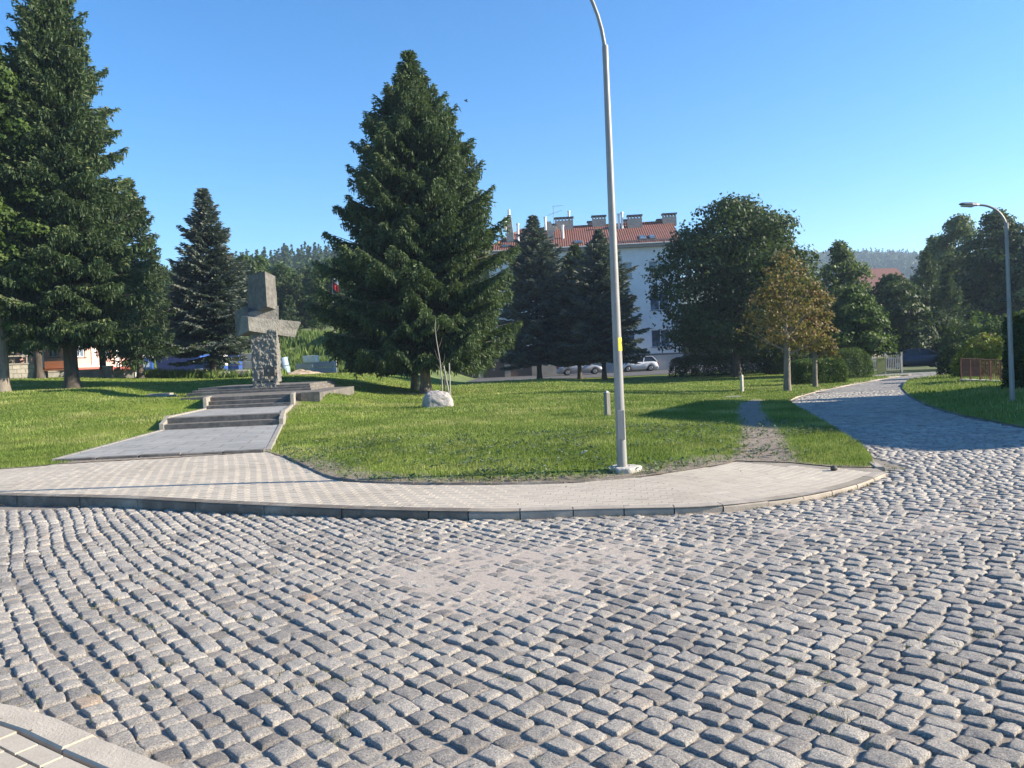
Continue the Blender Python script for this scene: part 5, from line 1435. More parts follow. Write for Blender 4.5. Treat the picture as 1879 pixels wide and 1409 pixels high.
# ------------------------------------------------------------------ cars
M['silver'] = plain('silver car paint', (.42, .43, .45), .35, .04, 2, metal=.5)
M['white_paint'] = plain('white car paint', (.66, .67, .68), .3, .03, 2)
M['navy_paint'] = plain('dark blue car paint', (.03, .045, .09), .3, .06, 2)
M['tyre'] = plain('tyre rubber', (.02, .02, .02), .85, .1, 9)
M['rim'] = plain('wheel rim', (.35, .35, .36), .4, .1, 9, metal=.5)
M['head_glass'] = plain('headlight glass', (.6, .62, .62), .2, .05, 9)
M['tail_red'] = plain('tail light red', (.35, .02, .015), .3, .1, 9)
M['car_glass'] = plain('car window', (.03, .035, .045), .08, .1, 3)
def car(loc, rz, kind, paint, label):
    t = empty('parked_car', loc, rz, label, 'car')       # the bonnet points along +x
    if kind == 'sedan': L, Hh, st, roof_ = 4.45, 1.42, [(-2.22, .62), (-2.15, .92), (-1.45, .97), (1.0, .93), (1.75, .82), (2.12, .68), (2.22, .5)], (-1.42, -.72, .45, 1.15)
    else: L, Hh, st, roof_ = 3.8, 1.5, [(-1.88, .6), (-1.84, .95), (-1.3, .98), (.95, .95), (1.5, .84), (1.78, .68), (1.88, .5)], (-1.80, -1.35, .3, 1.1)
    W = 1.68; wx = (-L * .29, L * .31)
    mb = MB(); top = st; n_ = 28; secs = []
    xs = np.linspace(st[0][0], st[-1][0], n_)
    for x in xs:
        zt = np.interp(x, [s[0] for s in st], [s[1] for s in st]); e_ = abs(x) / (L / 2); hw = W / 2 * (1 - .16 * max(0, e_ - .72) ** 1.3 / .28 ** 1.3 * .8)
        zb = .2
        for w_ in wx:
            if abs(x - w_) < .36: zb = max(zb, .2 + math.sqrt(.36 ** 2 - (x - w_) ** 2) * 1.15)
        zb = min(zb, zt - .15)
        secs.append([(x, -hw * .93, zb), (x, -hw, zb + (zt - zb) * .45), (x, -hw * .95, zt - .05), (x, -hw * .82, zt), (x, 0, zt + .02), (x, hw * .82, zt), (x, hw * .95, zt - .05), (x, hw, zb + (zt - zb) * .45), (x, hw * .93, zb)])
    vs = [p for s in secs for p in s]; fs = []
    for i in range(n_ - 1):
        for k in range(8): a = i * 9 + k; fs.append((a, a + 9, a + 10, a + 1))
        fs.append((i * 9 + 8, i * 9 + 17, i * 9 + 9, i * 9))
    fs += [tuple(range(9)), tuple(range(n_ * 9 - 1, n_ * 9 - 10, -1))]
    mb.add(vs, fs, True)
    r0, r1, r2, r3 = roof_; hb = .74; ht = .58
    cab = [(r0, hb, .93), (r1, ht, Hh - .02), ((r1 + r2) / 2, ht + .02, Hh), (r2, ht, Hh - .03), (r3, hb, .92)]
    vs = []; fs = []
    for (x, h, z) in cab: vs += [(x, -h, z), (x, h, z)]
    # roof skin with pillars: roof, and thin frame along the glass
    mb.add([(r1 - .03, -ht, Hh - .05), (r1 - .03, ht, Hh - .05), ((r1 + r2) / 2, ht + .02, Hh), ((r1 + r2) / 2, -ht - .02, Hh), (r2 + .03, ht, Hh - .06), (r2 + .03, -ht, Hh - .06)], [(0, 3, 2, 1), (3, 5, 4, 2)])
    for s in (-1, 1):
        for (xa, xb) in ((r0, r1), (r3, r2)):
            mb.tube([(xa, s * hb, .93), (xb, s * (ht + .005), Hh - .03)], .035, 6)
        mb.tube([((r0 + r3) / 2 - .05, s * (hb + .005), .93), ((r1 + r2) / 2 + .02, s * (ht + .03), Hh - .02)], .035, 6)
        mb.tube([(r1, s * (ht + .005), Hh - .03), ((r1 + r2) / 2, s * (ht + .025), Hh - .01), (r2, s * (ht + .005), Hh - .04)], .03, 6)
    mb.build('body', paint, t)
    mb = MB(); mb.add([(r0, -hb, .92), (r0, hb, .92), (r3, hb, .91), (r3, -hb, .91), (r1, -ht, Hh - .05), (r1, ht, Hh - .05), (r2, ht, Hh - .06), (r2, -ht, Hh - .06)],
           [(0, 1, 2, 3), (0, 4, 5, 1), (1, 5, 6, 2), (2, 6, 7, 3), (3, 7, 4, 0)]); mb.build('windows', M['car_glass'], t)
    for w_ in wx:
        for s in (-1, 1):
            mb = MB(); mb.disc_y(w_, s * (W / 2 - .10), .3, .30, .2, 20); tr = mb.build('wheel', M['tyre'], t)
            mb = MB(); mb.disc_y(w_, s * (W / 2 - .005), .3, .19, .03, 14); mb.build('rim', M['rim'], tr)
    for s in (-1, 1):
        mb = MB(); mb.box(L / 2 - .16, L / 2 + .0, s * .58 - .16, s * .58 + .16, .56, .68); mb.build('headlight', M['head_glass'], t, .02)
        mb = MB(); mb.box(-L / 2 - .01, -L / 2 + .1, s * .6 - .14, s * .6 + .14, .66, .86); mb.build('tail_light', M['tail_red'], t, .02)
        mb = MB(); mb.box(r3 - .2, r3 - .05, s * .84 - .09, s * .84 + .09, .93, 1.06); mb.build('mirror', paint, t, .03)
        for xx in ((r0 + r3) / 2 - .3, (r0 + r3) / 2 + .55):
            mb = MB(); mb.box(xx - .09, xx + .09, s * (W / 2 + .005) - .012, s * (W / 2 + .005) + .012, .78, .81); mb.build('door_handle', M['trim_dark'], t)
    for sx_ in (-1, 1):
        mb = MB(); mb.box(sx_ * (L / 2 - .06) - .08, sx_ * (L / 2 - .06) + .08, -.78, .78, .27, .48); mb.build('bumper', paint, t, .04)
    return t
def carpos(px_, d, z=-.285): q = at_depth(px_, 684, d); return Vector((q.x, d, z))
car(carpos(1064, 76), 0.02, 'sedan', M['silver'], 'silver sedan parked behind the spruce trunks before the white building')
car(carpos(1172, 79), math.pi, 'hatch', M['white_paint'], 'white hatchback parked at the right end of the white building')
car(carpos(738, 73), math.pi, 'sedan', M['navy_paint'], 'dark blue car in the shade behind the large spruce')
car(carpos(1680, 57, -.45), math.pi - .25, 'sedan', M['navy_paint'], 'dark car parked in deep shade beyond the gap of the picket fence')

# ------------------------------------------------------------------ fences on the right
M['picket'] = plain('greyed white paint', (.24, .245, .245), .8, .2, 8, dirt=(.25, .24, .22))
M['rust'] = plain('rusty iron', (.20, .085, .055), .9, .35, 6, bmp=.6, bscale=30, dirt=(.12, .07, .05))
def picket_fence(px0, px1, y0_, d0, d1, top_px, label, gate=None):
    a = at_depth(px0, y0_, d0); b_ = at_depth(px1, y0_, d1); a.z = b_.z = -.45
    v = b_ - a; L = v.length; t = empty('picket_fence', a, math.atan2(v.y, v.x), label, 'fence')
    Hh = top_px * d0 / F_PX
    mb = MB(); k = 0; x = .1
    while x < L - .05: mb.box(x - .025, x + .025, -.03, -.008, .08, Hh * (1 - .04 * math.sin(x * 2.2))); x += .135
    mb.box(0, L, -.007, .03, .25, .31); mb.box(0, L, -.007, .03, Hh * .78, Hh * .78 + .06); mb.build('pickets', M['picket'], t)
    for q in (0, L * .55, L):
        mb = MB(); mb.box(q - .06, q + .06, .031, .15, -.1, Hh + .16); mb.box(q - .08, q + .08, .02, .17, Hh + .163, Hh + .2); mb.build('post', M['picket'], t)
    return t
picket_fence(1588, 1656, 684, 52, 52.5, 30, 'weathered white picket fence left of the gap at the end of the road')
picket_fence(1742, 1790, 678, 50, 50, 34, 'weathered white picket fence right of the gap, behind the rusty fence')
M['yellow_board'] = plain('faded yellow board', (.30, .28, .10), .8, .2, 4)
q = at_depth(1617, 684, 51.4); mb = MB(); mb.box(-.28, .28, -.03, .03, 0, 1.0); mb.box(-.32, .32, -.05, -.031, .9, .96); o = mb.build('board', M['yellow_board'], None, .01); o.location = (q.x, q.y, -.43); tag(o, 'faded yellow board leaning at the left picket fence', 'board')

fa = at_depth(1764, 704, 33); fb = at_depth(1888, 712, 29.0); fa.z = fb.z = -.28
v = fb - fa; L = v.length
t = empty('rusty_fence', fa, math.atan2(v.y, v.x), 'low rusty iron fence with sheet panels on a concrete base', 'fence')
mb = MB(); pts = [(x, -.28 + .25 * (x / L) ** .5 if x else -.1) for x in np.linspace(0, L, 8)]; mb.prism([(p[0], p[1]) for p in pts] + [(L, .2), (0, .2)], -.1, .14); mb.build('concrete_base', M['concrete'], t, .01)
for k in range(int(L / .62) + 1):
    mb = MB(); x = k * .62; mb.box(x - .025, x + .025, -.02, .03, .14, 1.0 - .03 * x); mb.build('post', M['rust'], t)
for k in range(2):
    mb = MB(); x = k * .62; mb.box(x + .04, x + .57, .005, .02, .28, .97 - .03 * x); mb.build('sheet_panel', M['rust'], t)
mb = MB(); x = 1.3
while x < L: mb.box(x - .01, x + .01, -.01, .01, .2, .96 - .03 * x + .03 * random.random()); x += .11
mb.build('bars', M['rust'], t)
mb = MB(); mb.hexa([(0, -.03, 1.003), (L, -.03, 1.003 - .03 * L), (L, .04, 1.003 - .03 * L), (0, .04, 1.003)], [(0, -.03, 1.03), (L, -.03, 1.03 - .03 * L), (L, .04, 1.03 - .03 * L), (0, .04, 1.03)]); mb.build('top_rail', M['rust'], t)

# house with the red roof, far right
q = at_depth(1610, 640, 112)
t = empty('red_roofed_house', Vector((q.x, 112, -1.4)), .25, 'house with a dark red roof showing above the trees at the end of the road', 'house')
mb = MB(); mb.box(-4.2, 3.8, -4, 4, 0, 8.6); mb.build('wall', M['beige'], t)
M['red_roof'] = plain('dark red roof sheet', (.10, .03, .028), .75, .2, 2, stretch=(6, 1, 1))
mb = MB(); mb.add([(-4.7, -4.6, 8.603), (4.3, -4.6, 8.603), (3.7, 0, 13.6), (-3.6, 0, 13.6), (-4.7, 4.6, 8.603), (4.3, 4.6, 8.603)], [(0, 1, 2, 3), (5, 4, 3, 2), (4, 0, 3), (1, 5, 2), (0, 4, 5, 1)]); rf = mb.build('roof', M['red_roof'], t)
mb = MB(); mb.box(-3.0, -2.2, -.5, .3, 12.8, 14.1); mb.build('chimney', M['trim_dark'], rf)
for x in (-2.8, 1.2):
    for z in (1.2, 4.6): 
        mb = MB(); mb.box(x, x + 1.3, -4.06, -4.003, z, z + 1.5); w = mb.build('window', M['frame'], t); mb = MB(); mb.box(x + .1, x + 1.2, -4.08, -4.063, z + .1, z + 1.4); mb.build('pane', M['pane'], w)

# house beside the right road (stands right of the view, its shadow lies across the road)
HX = 18.5
t = empty('roadside_house', Vector((HX, 17.0, -.3)), 0, 'two storey house beside the right road whose shadow falls over the cobbles', 'house')
mb = MB(); hy = 6.3; hh = 5.9; holes = [(1.0, 2.4, 1.1, 2.5), (4.2, 5.6, 1.1, 2.5), (7.2, 8.4, .05, 2.2), (1.0, 2.4, 3.5, 4.8), (4.2, 5.6, 3.5, 4.8)]
holed_wall(mb, 0, 9.6, 0, hh, holes, -hy)
rp = 1.6
mb.add([(0, -hy, 0), (0, -hy, hh), (0, 0, hh + rp), (0, hy, hh), (0, hy, 0)], [(0, 1, 2, 3, 4)]); mb.add([(9.6, -hy, 0), (9.6, hy, 0), (9.6, hy, hh), (9.6, 0, hh + rp), (9.6, -hy, hh)], [(0, 1, 2, 3, 4)])
mb.add([(0, hy, 0), (0, hy, hh), (9.6, hy, hh), (9.6, hy, 0)], [(0, 1, 2, 3)]); mb.build('wall', M['beige'], t)
for h in holes[:2] + holes[3:]: window(t, *h, -hy)
mb = MB(); mb.box(7.2, 8.4, -hy + .12, -hy + .18, .0, 2.2); dr = mb.build('door', M['brown_door'], t); mb = MB(); mb.box(7.3, 7.4, -hy + .06, -hy + .118, 1.0, 1.04); mb.build('handle', M['white_metal'], dr)
mb = MB(); k_ = rp / hy
for s in (-1, 1):
    a = [(-.35, s * (hy + .3), hh - .3 * k_ + .02), (9.95, s * (hy + .3), hh - .3 * k_ + .02), (9.95, 0, hh + rp + .02), (-.35, 0, hh + rp + .02)]
    mb.hexa(a, [(p[0], p[1], p[2] + .14) for p in a])
rf = mb.build('roof', M['tiles'], t)
mb = MB(); mb.box(2.0, 2.7, -.5, .2, hh + rp - .3, hh + rp + .9); ch = mb.build('chimney', M['chimney'], rf); mb = MB(); mb.box(1.9, 2.8, -.6, .3, hh + rp + .903, hh + rp + 1.0); mb.build('cap', M['trim_dark'], ch)
broadleaf('garden_tree', Vector((19.5, 25.0, -.3)), 61, M['leaf_dark'], 'bushy garden tree behind the roadside house', H=5.0, Rr=1.4, hb=1.0, n_lobes=30, per=200, leaf=.16, lobe=(.25, .4), trunk_r=.13)

# ------------------------------------------------------------------ pink building and walls on the left
M['pink'] = plain('pink render', (.62, .36, .31), .85, .08, 1.2, dirt=(.5, .3, .26))
M['pink_red'] = plain('red painted base', (.40, .11, .085), .85, .1, 2)
M['stone_wall'] = None
m, n, l, b = mat_base('squared stone wall'); br = n.new('ShaderNodeTexBrick'); tc = n.new('ShaderNodeTexCoord'); mp = n.new('ShaderNodeMapping'); mp.inputs['Rotation'].default_value = (R(90), 0, 0)
l.new(tc.outputs['Object'], mp.inputs[0]); l.new(mp.outputs[0], br.inputs['Vector']); br.inputs['Scale'].default_value = 1; br.inputs['Brick Width'].default_value = .42; br.inputs['Row Height'].default_value = .26; br.inputs['Mortar Size'].default_value = .014
br.inputs['Color1'].default_value = (.42, .38, .31, 1); br.inputs['Color2'].default_value = (.30, .28, .24, 1); br.inputs['Mortar'].default_value = (.14, .13, .12, 1)
l.new(mix(n, l, 1.0, br.outputs[0], ramp(n, l, noise(n, l, 9, 6), [(.3, (.7, .7, .7)), (.7, (1.2, 1.2, 1.2))]), 'MULTIPLY'), b.inputs['Base Color']); b.inputs['Roughness'].default_value = .9; M['stone_wall'] = m
M['grey_wall'] = plain('grey garden wall', (.24, .23, .21), .9, .25, 3, bmp=.4)
M['white_trim'] = plain('white trim', (.72, .70, .67), .8, .05, 2)
a = at_depth(-60, 690, 47); b2 = at_depth(238, 690, 66); a.z = 1.7; v = b2 - a; v.z = 0; L = v.length
t = empty('pink_building', a, math.atan2(v.y, v.x), 'pink building with white pilasters and a red base behind the left trees', 'building')
holes = [(x, x + 1.1, 1.5, 3.3) for x in np.arange(1.6, L - 2, 3.3)] + [(x, x + 1.1, 5.0, 6.6) for x in np.arange(1.6, L - 2, 3.3)]
mb = MB(); holed_wall(mb, 0, L, .8, 7.6, holes, 0); mb.box(0, L, .3, 8, .8, 7.6); mb.build('wall', M['pink'], t)
for h in holes: window(t, *h, 0, mat_f=M['white_trim'])
mb = MB(); mb.box(-.05, L + .05, -.06, 8.05, -.6, .72); mb.build('base', M['pink_red'], t)
mb = MB(); mb.box(-.08, L + .08, -.1, 8.1, .723, .83); mb.build('base_moulding', M['white_trim'], t)
for x in np.arange(.4, L - .4, 3.3):
    mb = MB(); mb.box(x - .3, x + .35, -.13, -.003, .833, 7.5); mb.build('pilaster', M['white_trim'], t)
mb = MB(); mb.add([(-.5, -.6, 7.603), (L + .5, -.6, 7.603), (L + .5, 4, 10.5), (-.5, 4, 10.5), (-.5, 8.6, 7.603), (L + .5, 8.6, 7.603)], [(0, 1, 2, 3), (5, 4, 3, 2), (4, 0, 3), (1, 5, 2), (0, 4, 5, 1)]); mb.build('roof', M['tiles'], t)
def lowwall(px0, px1, d0, d1, z1, mat, label, cap=True, th=.3, base=None):
    a = at_depth(px0, 690, d0); b_ = at_depth(px1, 690, d1); a.z = (T(a.x, a.y) if d0 < 56 else .0); v = b_ - a; v.z = 0; L = v.length
    t = empty('garden_wall', a, math.atan2(v.y, v.x), label, 'wall'); mb = MB(); mb.box(0, L, 0, th, -.5, z1); mb.build('wall', mat, t)
    if cap: mb = MB(); mb.box(-.04, L + .04, -.04, th + .04, z1 + .003, z1 + .09); mb.build('coping', M['slab_edge'], t)
    return t, L
t, L = lowwall(-40, 64, 44.5, 46, .78, M['stone_wall'], 'squared stone garden wall with a balustrade at the left edge')
for x in np.arange(.2, L, 1.15):
    mb = MB(); mb.box(x - .12, x + .12, 0, .3, .873, 1.25); mb.build('balustrade_pier', M['stone_wall'], t)
mb = MB(); mb.box(-.05, L + .05, -.05, .35, 1.253, 1.34); mb.build('handrail', M['slab_edge'], t)
lowwall(82, 190, 48, 50, .32, M['grey_wall'], 'low dark garden wall behind the nearest left trunk')
t, L = lowwall(208, 248, 50, 50.5, .34, M['grey_wall'], 'short grey wall with a white end beside the weeds')
mb = MB(); mb.box(L + .003, L + .14, -.03, .33, -.3, .42); mb.build('end_stone', M['white_trim'], t)
q = at_depth(199, 690, 49.3); q.z = T(q.x, q.y)
t = empty('litter_bin', q, 0, 'dark litter bin standing before the low garden walls', 'bin'); mb = MB(); mb.tube([(0, 0, 0), (0, 0, .75)], [.27, .3], 12); mb.build('body', M['trim_dark'], t); mb = MB(); mb.tube([(0, 0, .72), (0, 0, .80)], .33, 12); mb.build('rim', M['grey_wall'], t)
M['orange_board'] = plain('orange brown boards', (.42, .17, .08), .8, .2, 2, stretch=(1, 1, 12))
q = at_depth(83, 690, 47); q.z = T(q.x, q.y)
t = empty('timber_bench', q, .1, 'orange brown boarded bench back before the pink building', 'bench'); mb = MB(); mb.box(0, 1.45, 0, .06, .55, 1.0); mb.build('backrest', M['orange_board'], t); mb = MB(); mb.box(0, 1.45, -.42, -.003, .42, .5); mb.build('seat', M['orange_board'], t)
for x in (.1, 1.28):
    mb = MB(); mb.box(x, x + .07, -.4, .0, -.1, .417); mb.build('leg', M['trim_dark'], t)

# ------------------------------------------------------------------ builders' yard behind the monument
M['blue_plastic'] = plain('blue plastic', (.03, .08, .30), .45, .12, 3)
M['blue_metal'] = plain('blue container paint', (.03, .09, .33), .6, .12, 2, bmp=.5, bscale=6, stretch=(8, 1, .01))
M['sack_white'] = plain('white pallet wrap', (.62, .63, .65), .6, .12, 4)
M['grey_stack'] = plain('grey concrete blocks', (.34, .34, .34), .9, .15, 4, bmp=.4)
M['earth'] = plain('tan sandy earth', (.42, .33, .23), .95, .3, 3, bmp=.8, bscale=8)
M['pale_blue'] = plain('pale blue wrap', (.25, .36, .52), .5, .15, 3)
YZ = 1.0
q = at_depth(268, 676, 64)
t = empty('portable_toilet', Vector((q.x, 64, YZ)), .3, 'blue portable toilet with a white roof behind the weeds', 'portable toilet')
mb = MB(); mb.box(-.53, .53, -.53, .53, 0, 2.05)
for k in range(5): mb.box(-.5 + k * .23, -.44 + k * .23, -.55, -.533, .1, 1.2)
mb.build('cabin', M['blue_plastic'], t, .02)
mb = MB(); mb.box(-.42, .42, -.56, -.535, .15, 1.95); mb.build('door', M['blue_plastic'], t, .01)
mb = MB(); mb.box(-.35, .35, -.575, -.563, 1.25, 1.75); mb.build('door_sign', M['pale_blue'], t)
mb = MB(); mb.hexa([(-.58, -.58, 2.053), (.58, -.58, 2.053), (.58, .58, 2.053), (-.58, .58, 2.053)], [(-.4, -.4, 2.28), (.4, -.4, 2.28), (.4, .4, 2.28), (-.4, .4, 2.28)]); mb.build('roof', M['sack_white'], t, .02)
q = at_depth(288, 676, 68); 
t = empty('shipping_container', Vector((q.x, 68, YZ)), -.05, 'blue metal container half hidden behind the blue spruce', 'container')
mb = MB(); mb.box(0, 3.9, 0, 2.2, .1, 2.1); 
for k in range(19): mb.box(.1 + k * .2, .18 + k * .2, -.035, -.003, .2, 2.0)
mb.build('body', M['blue_metal'], t); mb = MB(); mb.box(-.03, 3.93, -.04, 2.23, 2.103, 2.2); mb.build('top_rail', M['blue_plastic'], t)
def stack(px_, d, w, h, mats, label, rows=2):
    q = at_depth(px_, 680, d); t = empty('pallet_stack', Vector((q.x, d, YZ)), random.uniform(-.1, .1), label, 'pallet')
    mb = MB(); 
    for z in (0, .09): mb.box(-w / 2, w / 2, -.4, .4, z, z + .03)
    for x in (-w / 2, -.05, w / 2 - .1): mb.box(x, x + .1, -.4, .4, .03, .09)
    mb.build('pallet', M['orange_board'], t)
    for k in range(rows):
        mb = MB(); z0 = .125 + k * (h - .12) / rows; mb.box(-w / 2 + .03, w / 2 - .03, -.38, .38, z0, z0 + (h - .12) / rows - .03); mb.build('load', mats[k % len(mats)], t, .03)
    return t
G2 = None
stack(372, 60, 1.0, 1.75, [M['sack_white'], M['blue_plastic']], 'blue and white wrapped stack just left of the blue spruce trunk')
stack(404, 60, 1.05, 2.0, [M['blue_plastic'], M['sack_white']], 'white topped wrapped stack just right of the blue spruce trunk')
stack(428, 61, 1.3, 2.0, [M['blue_plastic'], M['blue_plastic']], 'deep blue wrapped stack left of the grey block stack')
q = at_depth(452, 680, 62); t = stack(456, 62, 1.9, 2.0, [M['grey_stack']], 'tall grey block stack directly behind the monument column', 3)
stack(560, 62, 1.4, 1.0, [M['grey_stack']], 'low grey block stack right of the monument')
stack(592, 64, 2.2, 1.1, [M['grey_stack']], 'wide dark grey block stack furthest right of the yard', 2)
q = at_depth(560, 670, 60.4); mb = MB(); mb.box(-.55, .55, -.4, .4, 0, .55); o = mb.build('white_block', M['sack_white'], None, .04); o.location = (q.x + .05, 62, YZ + 1.02); tag(o, 'single white block resting on top of the low grey stack', 'block')
q = at_depth(527, 684, 58); t = empty('wrapped_roll', Vector((q.x, 58, YZ)), .2, 'two pale blue wrapped rolls strapped together, right of the monument', 'roll')
mb = MB(); mb.tube([(-.1, 0, 0), (-.18, 0, .8)], .36, 14); mb.build('lower_roll', M['pale_blue'], t); mb = MB(); mb.tube([(-.2, 0, .84), (-.28, 0, 1.45)], .36, 14); mb.build('upper_roll', M['pale_blue'], t)
def heap(name, px_, d, L, Wd, Hh, mat, label, cat, seed):
    q = at_depth(px_, 690, d); r = np.random.default_rng(seed); g = 34; u = np.linspace(-1, 1, g); U, V_ = np.meshgrid(u, u, indexing='ij')
    rad = np.sqrt(U ** 2 + V_ ** 2); Z = Hh * np.clip(1 - rad ** 2, -.3, 1) * (.6 + .8 * vnoise(U * 3 + seed, V_ * 3, .8)) + .05 * Hh * r.normal(0, 1, U.shape)
    Vv = np.c_[(U * L / 2).ravel(), (V_ * Wd / 2).ravel(), Z.ravel()]; idx = np.arange(g * g).reshape(g, g)
    F = np.stack([idx[:-1, :-1], idx[1:, :-1], idx[1:, 1:], idx[:-1, 1:]], -1).reshape(-1, 4)
    o = np_obj(name, Vv, F, mat, smooth=True); o.location = (q.x, d, T(q.x, d) if d < 56 else YZ); return tag(o, label, cat)
heap('earth_heap', 552, 57, 4.0, 2.0, .38, M['earth'], 'long heap of tan sandy earth right of the monument', 'earth heap', 3)
heap('earth_heap', 430, 53.5, 3.2, 1.6, .38, M['earth'], 'sandy heap beside the blue spruce trunk, left of the monument', 'earth heap', 4)
for (px_, z, s_, lb) in ((412, .25, .32, 'rough pale rubble block at the left end of the sandy heap'), (445, .35, .45, 'squared rubble block with a white end on the sandy heap')):
    q = at_depth(px_, 688, 52.6); mb = MB(); mb.box(-s_, s_, -.25, .25, -.18, .2); o = mb.build('rubble_block', M['slab_edge'], None, .04); o.location = (q.x, 52.6, T(q.x, 52.6) + z - .02); o.rotation_euler = (.1, .05, .2); tag(o, lb, 'stone')

# flag pole
q = at_depth(617, 664, 66); t = empty('flag_pole', Vector((q.x, 66, 1.0)), 0, 'slim flag pole with a drooping white and red flag left of the large spruce', 'flag')
zt = at_depth(614, 500, 66).z - 1.0
mb = MB(); mb.tube([(0, 0, 0), (0, 0, zt)], [.035, .02], 8); mb.build('pole', M['plinth'], t)
M['flag_red'] = plain('red cloth', (.5, .03, .03), .8, .1, 4); M['flag_white'] = plain('white cloth', (.7, .7, .7), .8, .05, 4)
for (z0, z1, mt, nm) in ((-.75, -.05, 'flag_white', 'white_band'), (-1.35, -.753, 'flag_red', 'red_band')):
    mb = MB(); vs = []; fs = []
    for i in range(8):
        x = .04 + i * .07; y = .06 * math.sin(i * 1.7)
        for y_ in (y, y + .012): vs += [(x, y_, zt + z0 - i * .05), (x, y_, zt + z1 - i * .06)]
    for i in range(7): a_ = i * 4; fs += [(a_, a_ + 4, a_ + 5, a_ + 1), (a_ + 2, a_ + 3, a_ + 7, a_ + 6)]
    mb.add(vs, fs); mb.build(nm, M[mt], t)

# ------------------------------------------------------------------ embankment, woods, hills
def hill(name, x0, x1, y0_, y1_, nx, ny, zf, mat):
    X, Y = np.meshgrid(np.linspace(x0, x1, nx), np.linspace(y0_, y1_, ny), indexing='ij'); Z = zf(X, Y)
    idx = np.arange(nx * ny).reshape(nx, ny); F = np.stack([idx[:-1, :-1], idx[1:, :-1], idx[1:, 1:], idx[:-1, 1:]], -1).reshape(-1, 4)
    return tag(np_obj(name, np.c_[X.ravel(), Y.ravel(), Z.ravel()], F, mat, smooth=True), kind='structure')
bank = lambda x, y: -.35 + (1.3 + 4.2 * S((y - 70) / 22) + .5 * (vnoise(x, y, 4) - .5) * S((y - 69) / 5)) * S((-x - 3) / 8)
m, n, l, b = mat_base('bank soil'); l.new(ramp(n, l, noise(n, l, .5, 7), [(.3, (.06, .10, .02)), (.7, (.14, .18, .05))]), b.inputs['Base Color']); b.inputs['Roughness'].default_value = .95; M['bank'] = m
hill('embankment', -80, -3, 64.5, 112, 90, 50, lambda x, y: np.where(y > 93, bank(x, 93 + 0 * y) + (y - 93) * .12, bank(x, y)), M['bank'])
n_ = 26000; P_ = np.c_[rng.uniform(-50, -8, n_), rng.uniform(69.5, 96, n_)]; P_ = P_[vnoise(P_[:, 0], P_[:, 1], 2.3) > .25]; P_ = np.c_[P_, bank(P_[:, 0], P_[:, 1])]
V, F, Tt = blades(P_, .75, .3, 91, .45, .5)
tag(np_obj('bank_weeds', V, F, M['weed'], tint=Tt), 'tall green weeds covering the bank behind the yard', 'weeds', kind='stuff')
n_ = 5200; P_ = np.c_[rng.uniform(-27.5, -16, n_), rng.uniform(51.5, 56, n_)]; P_ = P_[vnoise(P_[:, 0], P_[:, 1], 1.1) > .3]; P_ = np.c_[P_, terrain(P_[:, 0], P_[:, 1])]
V, F, Tt = blades(P_, .5, .1, 92, .5, .6)
tag(np_obj('tall_weeds', V, F, M['weed'], tint=Tt), 'patch of tall bright weeds at the far edge of the lawn left of the monument', 'weeds', kind='stuff')

protos = []
for (sd_, mt, kw) in ((71, 'leaf_dark', dict(H=10, Rr=3.6, hb=1.0, n_lobes=46, per=110, leaf=.34, lobe=(.2, .38))), (72, 'leaf_green', dict(H=11, Rr=3.2, hb=1.2, n_lobes=46, per=100, leaf=.34, lobe=(.2, .36))), (73, 'leaf_pale', dict(H=9, Rr=3.0, hb=1.0, n_lobes=40, per=100, leaf=.32, lobe=(.2, .38)))):
    protos.append(broadleaf('woodland_tree', Vector((0, 0, 0)), sd_, M[mt], '-', trunk_r=.18, bark='bark_dark', **kw))
used = set(); cnt = [0, 0, 0]
lab = ['dark green tree in the wooded slope behind the monument', 'mid green tree in the wooded slope behind the monument', 'pale green tree in the wooded slope behind the monument']
grp = ['dark trees of the wooded slope', 'mid green trees of the wooded slope', 'pale trees of the wooded slope']
for i in range(44):
    px_ = 250 + 460 * ((i * 0.618) % 1); d = 97 + 34 * ((i * .37) % 1)
    k = [0, 1, 0, 2, 0, 1][i % 6]; q = at_depth(px_, 640, d)
    o = protos[k] if k not in used else copy_tree(protos[k]); used.add(k)
    o.location = (q.x, d, 5.0 + (d - 93) * .12); s_ = random.uniform(.75, 1.05); o.scale = (s_ * random.uniform(.9, 1.15), s_, s_); o.rotation_euler = (0, 0, random.uniform(0, 6.28))
    tag(o, lab[k], 'tree', grp[k])
for (px_, d, H_, lb) in ((534, 90, 5.0, 'small light green conifer standing before the wooded slope right of the monument'),):
    q = at_depth(px_, 620, d); spruce('young_conifer', Vector((q.x, d, float(bank(q.x, d)))), 74, M['needle_green'], lb, H=H_, Rr=1.6, hb=.4, dens=.7, size=.3, power=.8)

